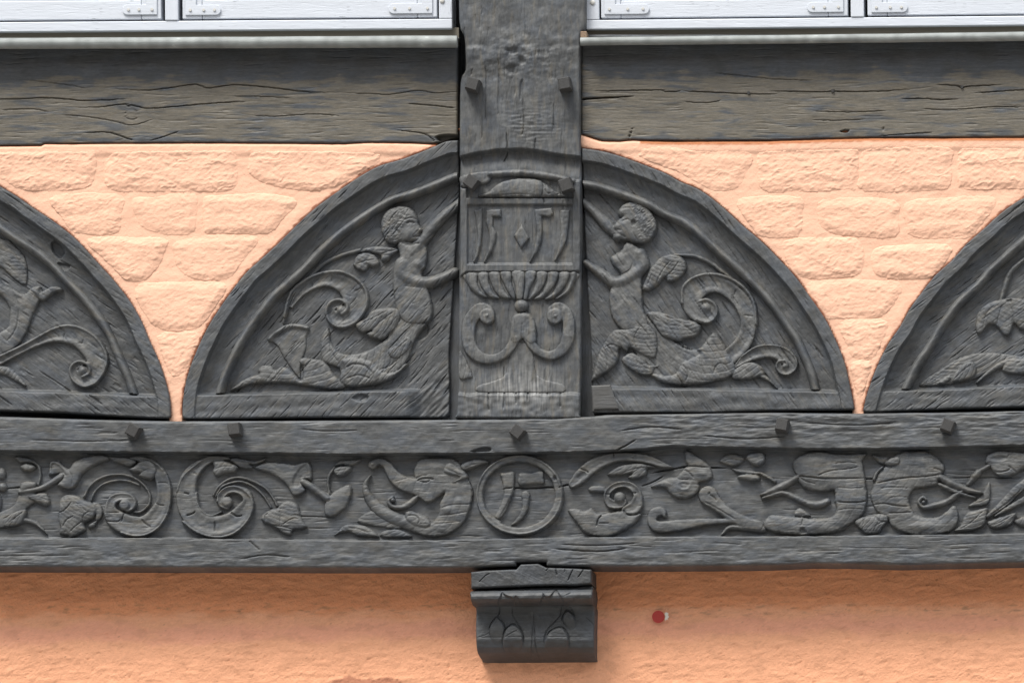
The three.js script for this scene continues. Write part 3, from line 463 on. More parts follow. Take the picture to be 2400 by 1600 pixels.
motif('scroll', fanRight, [T(C, [1050, 1195, 8, 1110, 1140, 32, 1200, 1095, 44, 1310, 1085, 46, 1395, 1125, 50, 1425, 1180, 42, 1400, 1220, 28, 1355, 1205, 22, 1350, 1165, 18], 9, { flat: 1, dish: 2 }), L(C, [1100, 1120, 1200, 1055, 1310, 1045, 1400, 1070, 1460, 1130, 1465, 1190, 1420, 1235, 1360, 1230, 1332, 1185, 1350, 1150, 1395, 1150, 1408, 1185], 11, 11), Q(C, 1385, 1185, 20, 12)]);

{ // a square of newer, smoother wood let into the lower corner
  const d = inside(pairs(C, [98, 1322, 225, 1316, 282, 1478, 112, 1482])), col = woodColor({ ang: 0, pale: 0.15, bare: 0.1, k: 0.95 });
  surface('repair_block', fanRight, woodMat, { box: boxOf(pairs(C, [95, 1310, 290, 1490]), 1), dx: 2.2, z: -0.006, outline: d, skirt: -0.03, color: (x, y) => mix(col(x, y), [0.1, 0.092, 0.08], 0.4), h: (x, y, q) => 0.8 + 0.15 * noise(x / 20, y / 3) - 2 * (1 - dome(q / 3)), label: 'smooth newer brownish block of wood' });
}
// outer fans
motif('frond_stalk', fanNearLeft, [P(D, [-160, 620, -40, 640, 0, 690, 60, 720, 130, 760, 170, 722, 220, 705, 250, 745, 230, 800, 190, 880, 150, 990, 90, 1080, 0, 1140, -120, 1190, -130, 1080, -30, 1000, 30, 960, 40, 850, -10, 770, -120, 720], 9, 16), P(D, [185, 745, 205, 708, 240, 712, 235, 745, 300, 710, 350, 715, 375, 735, 310, 760, 245, 805], 12, 8)], { clip: [-140, 500], cuts: [cut(D, [60, 740, 100, 850, 80, 980, 20, 1060], 6, 2.5), cut(D, [235, 745, 225, 790], 4, 2.5)] });
motif('scroll', fanNearLeft, [T(D, [-120, 1225, 22, -20, 1178, 24, 100, 1110, 28, 220, 1050, 34, 340, 1012, 48, 460, 1025, 62, 555, 1095, 74, 585, 1180, 64, 565, 1255, 56, 510, 1295, 40, 455, 1270, 34, 440, 1220, 28, 480, 1195, 24], 8, { flat: 1, dish: 2.4 }), L(D, [-100, 1180, 0, 1140, 150, 1068, 300, 985, 400, 958, 500, 978, 590, 1042, 645, 1140, 635, 1230, 580, 1310, 500, 1335, 435, 1290, 422, 1220, 470, 1180, 530, 1200, 540, 1250, 500, 1275], 13, 11), Q(D, 498, 1238, 34, 12)], { clip: [-140, 500], cuts: [cut(D, [385, 1000, 380, 1030, 400, 1045], 4, 3), cut(D, [500, 1040, 495, 1065, 470, 1060], 4, 3)] });
motif('leaf', fanNearLeft, [P(D, [-160, 380, 0, 410, 60, 440, 130, 520, 150, 600, 140, 700, 60, 660, 0, 600, -150, 520], 5, 18)], { clip: [-140, 500], cuts: [cut(D, [0, 430, 80, 520, 120, 640], 5, 2)] });
motif('leaf', fanNearLeft, [T(D, [-120, 1220, 30, 0, 1232, 30, 60, 1262, 28, 135, 1325, 9], 7)], { clip: [-140, 500] });
motif('flower', fanFarRight, [T(E, [1330, 470, 14, 1196, 540, 14, 1110, 620, 19, 1070, 720, 18, 1050, 795, 12], 9), P(E, [895, 1000, 890, 920, 920, 850, 980, 810, 1050, 790, 1140, 780, 1250, 810, 1290, 900, 1240, 970, 1170, 980, 1130, 940, 1110, 1000, 1070, 1020, 1020, 960, 970, 950, 930, 1000], 10, 14)], { clip: [0, 2540], cuts: [hollow(E, [1080, 800, 1120, 790, 1110, 815], 5, 2), cut(E, [1020, 960, 1040, 880, 1060, 820], 4, 2.4), cut(E, [1130, 940, 1120, 870, 1100, 820], 4, 2.4), cut(E, [940, 960, 960, 880, 1010, 830], 4, 2)] });
motif('leaf', fanFarRight, [P(E, [742, 1305, 780, 1220, 850, 1175, 890, 1190, 897, 1250, 850, 1295], 11, 12)], { cuts: [cut(E, [760, 1290, 810, 1240, 870, 1195], 4, 2)] });
motif('leaf', fanFarRight, [P(E, [530, 1330, 650, 1240, 780, 1160, 900, 1125, 1030, 1125, 1230, 1150, 1450, 1160, 1450, 1200, 1200, 1190, 1060, 1185, 980, 1230, 880, 1290, 700, 1325], 5, 14), P(E, [648, 1315, 720, 1265, 738, 1290, 690, 1322], 9, 7)], { clip: [0, 2540] });
motif('leaf', fanFarRight, [T(E, [900, 1308, 9, 1000, 1225, 18, 1100, 1180, 26, 1230, 1185, 28, 1400, 1200, 25], 8), P(E, [1070, 1250, 1060, 1205, 1120, 1165, 1250, 1165, 1420, 1180, 1430, 1260, 1200, 1260], 9, 12)], { clip: [0, 2540] });

// ------------------------------------------------------------------ backing boards in the gaps beside the post
for (const [label, pts] of [['smooth dark backing board in the gap left of the carved post', [[1036, 500], [1084, 500], [1084, 984], [1036, 984]]], ['smooth dark backing board in the gap right of the carved post', [[1350, 500], [1396, 500], [1396, 978], [1350, 978]]]]) {
  const z = -0.044, t = thing('backing_board', label, 'board', W(pts[3][0] + 20, 984, z - 0.02), 'backing boards beside the post'), col = woodColor({ ang: Math.PI / 2, pale: 0.05, bare: 0, k: 0.9 });
  surface('board', t, woodMat, { box: [...pts[0], ...pts[2]], dx: 3, dy: 6, z, outline: inside(pts), skirt: z - 0.03, grainAt: Math.PI / 2, color: col, h: (x, y) => 0.3 * noise(x / 8, y / 90) });
}

// ------------------------------------------------------------------ carved post
const postZ = 0.004;
const post = thing('carved_post', 'carved upright post with numerals, fluted bowl and scrolls', 'post', W(1215, 978, postZ - 0.06));
{
  const out = spline([[1074, -330], [1074, -100], [1075, 50], [1086, 84], [1089, 120], [1088, 165], [1077, 192], [1075, 330], [1073, 600], [1070, 900], [1068, 970], [1075, 978], [1340, 979], [1356, 972], [1358, 900], [1359, 700], [1360, 400], [1358, 300], [1359, 120], [1362, 76], [1371, 58], [1372, -100], [1372, -330]], false, 3);
  const archTop = pairs(B, [0, 80, 85, 66, 180, 42, 300, 24, 430, 19, 520, 28, 600, 45, 690, 58, 770, 66, 860, 80]), bead = triples(B, [60, 188, 8, 160, 166, 12, 300, 153, 19, 430, 152, 21, 560, 165, 21, 640, 180, 20, 730, 205, 18]), beadD = toLine(spline(bead, false, 4));
  const panel = inside(pairs(B, [126, 332, 722, 332, 722, 668, 126, 668])), frame = inside(pairs(B, [84, 236, 126, 240, 126, 292, 722, 292, 722, 196, 770, 190, 770, 712, 745, 712, 120, 716, 84, 742]));
  const cuts = [
    cut(G2, [985, 440, 992, 560, 985, 700, 990, 860], 1.8, 3), cut(G2, [1075, 380, 1080, 520, 1072, 720, 1080, 800], 1.8, 3), cut(G2, [1245, 660, 1250, 860, 1240, 930], 1.8, 3), cut(G2, [1130, 900, 1135, 1030, 1105, 1110], 3, 5), cut(G2, [895, 470, 890, 520], 3, 3), cut(G2, [1330, 950, 1325, 1030], 2.5, 4), cut(G2, [1460, 700, 1455, 900], 2.5, 3), cut(G2, [960, 780, 965, 960], 2.5, 3),
    cut(G2, [1380, 1260, 1375, 1330, 1395, 1400], 3, 4), cut(B, [465, 1160, 472, 1300, 465, 1470], 3, 4), cut(B, [330, 1230, 335, 1370, 330, 1500], 3, 4), cut(B, [245, 1380, 250, 1500], 4, 4), cut(B, [400, 1390, 405, 1460], 5, 4), cut(B, [650, 1390, 655, 1480], 5, 4), cut(B, [540, 1330, 535, 1400], 4, 3),
    hollow(G2, [1130, 340, 1200, 325, 1215, 365, 1160, 380], 4, 7), hollow(G2, [1205, 395, 1250, 385, 1270, 430, 1225, 450], 5, 8), hollow(G2, [1110, 460, 1190, 445, 1190, 505, 1140, 515], 4, 8), hollow(G2, [1222, 560, 1250, 545, 1250, 620, 1230, 690, 1218, 660], 4, 5),
  ];
  const worn = (f) => (x, y) => { const q = f(x, y), m = Math.exp(-(((x - 1225) / 85) ** 2) - ((y - 905) / 40) ** 2) * step(-0.5, 0.6, 0.8 * noise(x / 4.2, y / 60) + 0.35 * fbm(x / 20, y / 20, 3)); return mix(q, [0.4, 0.4, 0.39], 0.85 * m); };   // bare bleached streaks near the foot
  const color = worn(woodColor({ ang: Math.PI / 2, pale: 0.5, worn: 0.06, bare: 0.3 }));
  const base = (x, y) => {
    let h = 0; const at = interp(archTop, x), hewn = step(330, 60, y) * step(-260, 60, y);
    const knobbly = Math.exp(-(((x - 1215) / 110) ** 2) - ((y - 135) / 55) ** 2); h += hewn * (2.6 * fbm(x / 60, y / 70, 3)) + knobbly * 5 * fbm(x / 34 + 4, y / 24, 3) + 2.5 * step(104, 118, y + 5 * noise(x / 25, 3)) * step(170, 120, y) + 4 * step(130, 90, y) + 3.2 * Math.exp(-(((x - 1215) / 90) ** 2) - ((y - 130) / 45) ** 2);
    h += 1.5 * noise(x / 22, y / 5) * Math.exp(-(((x - 1245) / 60) ** 2) - ((y - 290) / 45) ** 2);
    if (y > at - 3) {
      const s = step(-2, 5, y - at);
      let g = -17 + 5 * step(at + 8, at + 48, y);
      if (y > 436) g = -12; if (frame(x, y) > 0 || y < 436) { const f = step(-1, 3, frame(x, y)); g = g + (-6.5 - g) * f * step(416, 424, y); const p = step(-1.5, 2.5, panel(x, y)); g = g - 5.5 * p; }
      const low = step(918, 926, y + 4 * noise(x / 30, 3)); g = g + (-5 + 1.5 * noise(x / 20, y / 14) - g) * low;
      h = h * (1 - s) + g * s;
    }
    return h;
  };
  const d = inside(out);
  surface('timber', post, woodMat, { box: [1064, -330, 1378, 984], dx: 1.6, dy: 2.2, z: postZ, outline: d, skirt: -0.075, grainAt: Math.PI / 2, color, h: (x, y, q) => base(x, y) + grain(x, y, Math.PI / 2, { amp: 0.75, check: 1.6, len: 50, rough: 0.9 }) - cutSum(cuts, x, y) - 6 * (1 - dome(q / (5 + 2.5 * noise(x / 20, y / 26)))) });
  post.userData.carve = { z: postZ, ang: Math.PI / 2, ground: () => -12, color: worn(woodColor({ ang: Math.PI / 2, pale: 0.7, worn: 0.18, bare: 0.35 })), check: 1.3 };
  motif('bead_moulding', post, [T(B, [255, 160, 18, 430, 152, 22, 560, 166, 22, 640, 180, 20, 725, 200, 17], 12, { chip: 0.5 }), P(B, [86, 172, 160, 150, 258, 140, 262, 176, 235, 215, 100, 235, 86, 210], 6, 7)], {});
  motif('lunette', post, [P(B, [190, 288, 240, 262, 300, 215, 360, 192, 430, 184, 500, 186, 545, 198, 600, 235, 655, 272, 660, 290, 430, 292], 12, 24)], { cuts: [cut(B, [552, 200, 558, 240, 550, 290], 4, 4), cut(B, [565, 245, 580, 270, 600, 272], 3, 3), cut(B, [612, 262, 630, 278, 648, 270], 3, 3), cut(B, [235, 290, 400, 275, 540, 284], 3, 2)] });
  const numerals = [[163, 365, 213, 348, 213, 480, 205, 560, 190, 620, 165, 662, 157, 655, 175, 600, 183, 520, 178, 430], [232, 365, 262, 358, 318, 357, 320, 405, 300, 404, 272, 402, 272, 455, 293, 490, 285, 540, 265, 600, 222, 665, 216, 655, 240, 590, 250, 530, 245, 480, 230, 430], [433, 440, 458, 480, 480, 520, 455, 552, 430, 582, 408, 545, 388, 508, 412, 474], [505, 358, 560, 352, 605, 350, 615, 385, 590, 405, 548, 398, 552, 450, 548, 530, 525, 600, 480, 662, 474, 655, 500, 590, 518, 510, 512, 430], [652, 362, 680, 360, 708, 362, 702, 440, 690, 530, 660, 600, 625, 654, 617, 646, 640, 580, 655, 500, 650, 430]];
  numerals.forEach((n, i) => motif(i === 2 ? 'diamond' : 'numeral', post, [P(B, n, 7, 7, { chip: 0.3, sharp: true })], { dx: 1.2 }));
  const bowl = motif('fluted_bowl', post, [P(B, [118, 716, 430, 712, 745, 714, 735, 770, 700, 828, 640, 864, 560, 866, 430, 868, 300, 862, 230, 858, 170, 830, 125, 780], 3, 8)], {});
  for (const n of [[118, 722, 183, 718, 185, 770, 205, 820, 245, 858, 205, 852, 160, 825, 128, 785], [187, 718, 246, 716, 252, 770, 275, 825, 312, 862, 262, 862, 225, 830, 195, 780], [248, 716, 309, 714, 320, 770, 345, 825, 372, 864, 320, 860, 285, 830, 258, 780], [311, 714, 374, 712, 380, 770, 395, 820, 402, 866, 380, 864, 350, 820, 325, 770], [376, 712, 450, 712, 452, 800, 440, 868, 405, 868, 395, 800], [455, 712, 517, 710, 505, 770, 480, 820, 465, 868, 442, 868, 450, 800], [519, 712, 580, 714, 572, 770, 540, 825, 490, 868, 470, 866, 495, 820, 515, 770], [583, 715, 645, 715, 635, 770, 600, 820, 550, 866, 498, 868, 545, 828, 575, 775], [647, 715, 706, 715, 698, 765, 665, 820, 610, 866, 560, 868, 610, 825, 640, 770], [710, 716, 745, 716, 735, 770, 705, 825, 655, 862, 618, 868, 675, 822, 705, 765]]) motif('flute', bowl, [P(B, n, 9.5, 13, { chip: 0.3 })], { dx: 1.2 });
  motif('knob', post, [Q(B, 433, 904, 42, 13, { ry: 38 })], { cuts: [cut(B, [415, 935, 433, 925, 455, 935], 4, 2)] });
  motif('stem', post, [P(B, [372, 985, 390, 955, 430, 942, 480, 948, 508, 990, 518, 1060, 516, 1110, 490, 1130, 462, 1115, 437, 1092, 410, 1118, 380, 1120, 366, 1090, 368, 1040], 11, 16)], { cuts: [cut(B, [437, 1000, 438, 1090], 4, 2.5), cut(B, [400, 990, 405, 1080], 3, 1.6), cut(B, [475, 990, 480, 1080], 3, 1.6)] });
  motif('scroll', post, [T(B, [400, 1075, 32, 380, 1125, 28, 335, 1178, 26, 268, 1205, 27, 200, 1195, 34, 150, 1150, 40, 132, 1085, 40, 138, 1010, 40, 165, 955, 40, 205, 925, 40, 240, 940, 40, 245, 975, 38], 9, { flat: 1 }), Q(B, 240, 965, 44, 3, { base: 8, w: 5 }), Q(B, 240, 962, 15, 14)]);
  motif('scroll', post, [T(B, [470, 1075, 32, 492, 1125, 27, 540, 1170, 25, 600, 1185, 27, 655, 1160, 32, 692, 1100, 36, 702, 1015, 36, 685, 950, 38, 645, 922, 40, 615, 940, 40, 614, 975, 36], 9, { flat: 1 }), Q(B, 622, 965, 44, 3, { base: 8, w: 5 }), Q(B, 626, 966, 15, 14)]);
  motif('foot', post, [P(B, [378, 1128, 437, 1110, 495, 1130, 510, 1270, 560, 1318, 665, 1345, 668, 1392, 430, 1394, 190, 1392, 190, 1352, 290, 1322, 345, 1280], 2.2, 14)], { cuts: [cut(B, [190, 1396, 430, 1394, 665, 1396], 3, 3)] });
  motif('leaf', post, [P(B, [78, 1165, 108, 1180, 138, 1250, 156, 1300, 140, 1312, 80, 1314], 4.5, 6)], { clip: [1072, 2000] });
  bolt(post, 1110, 204, postZ, 20.5, 0.5); bolt(post, 1325, 202, postZ, 20.5, 0.95); bolt(post, 1106, 431, postZ - 0.006, 20.5, 0.15); bolt(post, 1328, 438, postZ - 0.006, 21.5, 1.1);
}

// ------------------------------------------------------------------ carved sill beam
const beamZ = 0;
const beam = thing('carved_beam', 'long carved horizontal beam with scrolls, dolphins and a round medallion', 'beam', W(1200, 1330, -0.06));
{
  const topE = [[-150, 972], [0, 975], [200, 982], [400, 986], [700, 985], [1000, 983], [1300, 980], [1380, 975], [1420, 971], [1600, 969], [1800, 966], [2000, 968], [2200, 966], [2400, 962], [2550, 958]];
  const upE = [[-150, 1053], [0, 1055], [250, 1057], [400, 1059], [600, 1060], [800, 1063], [1000, 1061.5], [1200, 1060], [1400, 1056], [1500, 1051], [1575, 1043], [1620, 1045], [1780, 1048], [1900, 1050], [2030, 1050], [2200, 1047], [2400, 1041], [2550, 1036]];
  const loE = [[-150, 1262], [0, 1262], [400, 1261], [600, 1265], [800, 1267], [1000, 1267], [1200, 1263], [1400, 1259], [1900, 1257], [2150, 1254], [2400, 1251], [2550, 1248]];
  const botE = [[-150, 1329], [0, 1329], [400, 1330], [800, 1331], [1000, 1331], [1100, 1330], [1160, 1326], [1207, 1325], [1208, 1317], [1278, 1316], [1279, 1325], [1400, 1328], [1600, 1327], [1800, 1325], [1900, 1320], [2000, 1321], [2100, 1324], [2250, 1321], [2400, 1318], [2550, 1315]];
  const out = inside([...topE, ...[...botE].reverse()]);
  const cuts = [cut(F3, [660, 370, 700, 372], 4, 3), cut(F3, [1460, 445, 1560, 430, 1700, 435, 1900, 425, 1985, 432, 2050, 405, 2220, 415], 6, 9), cut(F4, [860, 300, 960, 275, 1090, 255, 1200, 235, 1330, 245, 1450, 245, 1600, 250], 5, 9), cut(F4, [780, 415, 880, 380, 990, 320], 3.5, 6), cut(F1, [0, 440, 160, 425], 4, 6), cut(F1, [180, 480, 300, 465, 400, 455], 4, 6), cut(F4, [550, 100, 640, 60, 740, 0], 4, 8), cut(F5, [460, 350, 800, 345, 1100, 350, 1500, 320, 1600, 300], 4, 6), cut(F5, [620, 560, 760, 570, 900, 555], 4, 6), cut(F2, [800, 690, 1100, 690, 1500, 700], 3, 4), cut(F5, [1620, 340, 2040, 335, 2352, 340], 3, 4),
    cut(O, [700, 1005, 760, 1010, 840, 1008], 1, 3), cut(O, [60, 1030, 200, 1034, 330, 1030], 0.8, 3), cut(O, [1450, 1010, 1520, 1000, 1600, 1006], 1, 5), cut(O, [1640, 1020, 1750, 1028, 1840, 1022], 1, 5), cut(O, [1880, 990, 2000, 996, 2100, 990], 1, 4), cut(O, [1290, 1285, 1400, 1292, 1470, 1284], 1.2, 5), cut(O, [1310, 1275, 1400, 1278, 1500, 1272], 1, 4), cut(O, [560, 1310, 620, 1300, 680, 1305], 1, 4), cut(O, [580, 1265, 608, 1290], 0.9, 4), hollow(O, [1100, 1059, 1120, 1050, 1145, 1048, 1146, 1058], 8, 3)];
  const frieze = (x, y) => step(0, 3.5, y - interp(upE, x) + 1.2 * noise(x / 20, 1)) * step(0, 5, interp(loE, x) - y + 1.2 * noise(x / 24, 5));
  const color = woodColor({ pale: 0.38, worn: 0.04, bare: 0.16, k: 1.04 });
  surface('timber', beam, woodMat, { box: [-150, 954, 2550, 1336], dx: 2.8, dy: 1.6, z: beamZ, outline: out, skirt: -0.16, color, h: (x, y, q) => {
    const f = frieze(x, y), hurt = step(1380, 1560, x) * step(1075, 1000, y);
    return -25 * f + grain(x, y, 0, { amp: 0.2, check: 1.5, len: 100, rough: 0.9 }) + 1.8 * fbm(x / 70, y / 45, 3) + hurt * 3.2 * fbm(x / 60, y / 12, 4) + 2 * step(1270, 1300, y) * fbm(x / 50, y / 16 + 9, 3) - cutSum(cuts, x, y) - 7 * (1 - dome(q / (7 + 3 * noise(x / 40, y / 20))));
  } });
  beam.userData.carve = { z: beamZ, ang: 0, ground: () => -25, color: woodColor({ pale: 0.7, worn: 0.18, bare: 0.3 }), check: 0.9, tall: 1, lumpy: 0.5 };
  const M = (name, shapes, cuts2 = [], o = {}) => motif(name, beam, shapes, { cuts: cuts2, clip: [-140, 2540], ...o });
  // left end: leafy stem, horn, scroll
  M('leafy_stem', [P(F1, [-140, 700, 0, 640, 100, 590, 165, 470, 300, 480, 300, 560, 220, 620, 215, 690, 180, 770, 0, 800, -140, 800], 7, 20), T(F1, [160, 470, 26, 330, 442, 26, 430, 395, 30, 545, 320, 34], 11), P(F1, [160, 395, 210, 370, 300, 380, 305, 425, 240, 445, 165, 470], 12, 10), T(F1, [190, 725, 26, 290, 752, 24, 350, 802, 14, 405, 858, 4], 8)], [cut(F1, [0, 720, 60, 690, 160, 640], 4, 2)]);
  M('leaf', [P(F1, [225, 520, 320, 482, 400, 480, 437, 550, 412, 605, 330, 580], 12, 14)], [cut(F1, [240, 525, 330, 520, 410, 545], 4, 2)]);
  M('leaf', [P(F1, [20, 720, 110, 650, 220, 630, 195, 740, 120, 790, 10, 790], 12, 14)], [cut(F1, [60, 750, 130, 700, 200, 645], 4, 2)]);
  M('leaf', [P(F1, [105, 145, 200, 145, 290, 180, 325, 230, 250, 205, 150, 200], 10, 8), P(F1, [155, 235, 220, 207, 300, 240, 262, 280, 190, 275], 13, 9), T(F1, [290, 190, 10, 330, 240, 13, 345, 320, 13, 325, 415, 10], 9)], [cut(F1, [130, 160, 220, 170, 310, 220], 3, 1.6)]);
  M('flower', [Q(F1, -14, 300, 42, 10, { ry: 60 }), Q(F1, -4, 425, 44, 11), Q(F1, -200, 560, 190, 9, { w: 12 })], []);
  M('horn', [P(F1, [430, 200, 460, 182, 530, 195, 600, 258, 640, 205, 720, 160, 830, 130, 950, 130, 985, 175, 900, 205, 800, 255, 730, 310, 700, 380, 650, 445, 600, 450, 545, 435, 498, 405, 555, 345, 520, 300, 425, 320, 428, 250], 13, 16)], [hollow(F1, [450, 215, 500, 215, 560, 265, 590, 330, 540, 300, 450, 300], 5, 3), cut(F1, [600, 262, 640, 330, 640, 420], 5, 3), cut(F1, [640, 210, 760, 190, 930, 150], 3, 1.2)]);
  M('leaf', [P(F1, [955, 140, 1050, 145, 1160, 150, 1235, 190, 1190, 235, 1130, 235, 1080, 210, 1020, 195], 11, 10)], [cut(F1, [980, 150, 1080, 185, 1180, 225], 3, 2)]);
  M('scroll', [T(F1, [1180, 165, 16, 1240, 165, 24, 1350, 205, 42, 1440, 300, 58, 1480, 430, 68, 1478, 560, 70, 1420, 680, 84, 1320, 775, 92, 1200, 785, 95, 1090, 750, 95, 1010, 690, 78, 990, 610, 52, 1015, 545, 48, 1085, 515, 44, 1165, 530, 48, 1185, 585, 48, 1150, 620, 40], 12, { flat: 1, dish: 3 }), L(F1, [1300, 160, 1420, 215, 1510, 325, 1542, 470, 1525, 640, 1450, 780, 1330, 862, 1200, 875, 1090, 845], 14, 13), Q(F1, 1122, 592, 54, 15, { w: 6 })], [cut(F1, [1090, 750, 1110, 690, 1120, 665], 5, 6), cut(F1, [1275, 720, 1310, 760, 1370, 800], 5, 5), cut(F1, [930, 740, 1050, 745, 1090, 720], 4, 5), cut(F1, [1410, 570, 1440, 590, 1490, 598], 4, 5), cut(F1, [1420, 390, 1480, 385, 1530, 392], 4, 4), cut(F1, [940, 660, 1080, 660], 3, 3)]);
  M('leaf', [P(F1, [1160, 265, 1210, 235, 1270, 190, 1340, 178, 1400, 215, 1422, 280, 1390, 350, 1330, 360, 1250, 325, 1265, 300, 1200, 295], 16, 12)], [cut(F1, [1265, 300, 1330, 270, 1400, 270], 4, 2.5)]);
  M('tendril', [L(F1, [745, 515, 790, 430, 870, 355, 980, 315, 1100, 310, 1220, 345, 1310, 420, 1352, 500, 1340, 590, 1270, 650, 1215, 655], 13, 7.5), L(F1, [812, 545, 850, 460, 930, 395, 1040, 364, 1150, 368, 1250, 405], 12, 7)]);
  M('leaf_cluster', [P(F1, [512, 600, 530, 530, 570, 500, 640, 495, 700, 510, 760, 550, 830, 570, 865, 620, 850, 690, 800, 740, 750, 760, 765, 820, 700, 862, 640, 890, 590, 870, 520, 855, 530, 790, 510, 740], 13, 22), P(F1, [820, 560, 890, 580, 922, 640, 910, 710, 850, 740, 850, 640], 8, 10), P(F1, [790, 765, 865, 735, 845, 790, 790, 808], 9, 7), P(F1, [580, 902, 610, 870, 670, 850, 640, 895], 7, 6)], [cut(F1, [510, 665, 570, 640, 640, 560], 5, 4), cut(F1, [550, 800, 590, 730, 660, 690], 5, 3.5), cut(F1, [620, 840, 680, 780, 740, 740], 5, 4), cut(F1, [740, 760, 745, 690, 800, 650], 5, 3.5), cut(F1, [650, 560, 720, 600, 780, 660], 4, 2)]);
  // second scroll
  M('scroll', [T(F2, [520, 165, 12, 430, 165, 26, 330, 180, 36, 230, 240, 58, 150, 340, 80, 122, 470, 94, 135, 600, 100, 200, 715, 98, 320, 785, 104, 450, 785, 104, 570, 735, 98, 650, 650, 84, 690, 560, 52, 665, 485, 50, 590, 452, 38, 510, 460, 32, 450, 510, 34, 450, 575, 40, 490, 600, 36], 12, { flat: 1, dish: 3 }), L(F2, [500, 158, 330, 155, 200, 235, 90, 340, 38, 470], 13, 13), L(F2, [90, 745, 200, 830, 330, 880, 460, 885, 580, 840, 690, 730, 735, 600, 700, 500, 600, 430, 500, 430, 425, 490, 410, 560], 14, 13), L(F2, [218, 480, 225, 570, 270, 650, 350, 690, 440, 655], 12, 12), Q(F2, 495, 565, 56, 14, { w: 8 })], [cut(F2, [120, 690, 170, 675, 210, 650], 6, 8), cut(F2, [530, 660, 590, 695, 640, 685], 6, 8), cut(F2, [385, 740, 385, 840], 4, 6), cut(F2, [100, 480, 150, 490], 5, 7), cut(F2, [185, 290, 220, 315], 4, 4), cut(F2, [505, 480, 505, 520], 3, 4)]);
  M('leaf', [P(F2, [365, 195, 450, 178, 530, 200, 605, 245, 560, 295, 480, 300, 400, 330, 362, 290, 375, 240], 15, 12)], [cut(F2, [380, 270, 460, 240, 560, 240], 3, 2)]);
  M('leaf', [P(F2, [520, 178, 560, 145, 660, 165, 750, 185, 820, 165, 862, 150, 840, 190, 760, 220, 705, 218, 742, 245, 690, 262, 620, 255, 560, 215], 11, 9)], [cut(F2, [560, 170, 660, 200, 740, 205], 3, 2)]);
  M('horn', [P(F2, [745, 250, 860, 195, 1000, 200, 1120, 215, 1190, 195, 1240, 190, 1275, 230, 1278, 360, 1215, 355, 1190, 400, 1222, 450, 1180, 490, 1120, 510, 1080, 480, 1060, 430, 1030, 390, 960, 340, 860, 290], 12, 18)], [hollow(F2, [1130, 300, 1180, 235, 1235, 212, 1250, 330, 1200, 330, 1170, 430, 1100, 430, 1100, 360], 4, 5), cut(F2, [780, 245, 900, 260, 1020, 300], 3, 1.2)]);
  M('tendril', [L(F2, [370, 500, 420, 420, 500, 360, 600, 335, 720, 365, 840, 430, 910, 510, 955, 595], 14, 8), L(F2, [395, 510, 440, 430, 520, 390, 620, 375, 720, 410, 810, 480, 870, 560, 900, 612], 13, 7.5)]);
  M('leafy_stem', [T(F2, [1195, 375, 36, 1300, 442, 38, 1425, 530, 40], 13), P(F2, [1390, 610, 1405, 560, 1460, 480, 1540, 430, 1600, 405, 1640, 412, 1640, 500, 1600, 600, 1540, 660, 1470, 695, 1410, 695, 1390, 660], 12, 22), T(F2, [1440, 485, 14, 1425, 400, 14, 1437, 320, 16, 1485, 245, 12], 9)]);
  M('leaf', [P(F2, [1478, 235, 1540, 180, 1640, 175, 1738, 165, 1690, 212, 1620, 236, 1560, 225], 11, 9), P(F2, [1475, 270, 1530, 237, 1620, 232, 1648, 255, 1610, 300, 1560, 332, 1500, 322], 14, 9)], [cut(F2, [1500, 230, 1600, 205, 1700, 180], 3, 2), cut(F2, [1490, 285, 1560, 270, 1630, 260], 3, 2)]);
  M('leaf_cluster', [P(F2, [808, 725, 830, 670, 900, 630, 960, 610, 1010, 565, 1080, 550, 1150, 590, 1168, 660, 1180, 705, 1205, 750, 1235, 790, 1180, 815, 1105, 822, 1080, 872, 1010, 850, 950, 810, 880, 770, 850, 762], 12, 18)], [cut(F2, [850, 750, 850, 690, 900, 650], 4, 2.6), cut(F2, [1110, 680, 1180, 690], 5, 5), cut(F2, [980, 800, 990, 700, 980, 640], 4, 3), cut(F2, [1000, 780, 1090, 720, 1160, 720], 4, 3), cut(F2, [900, 780, 1000, 790, 1100, 815], 5, 4)]);
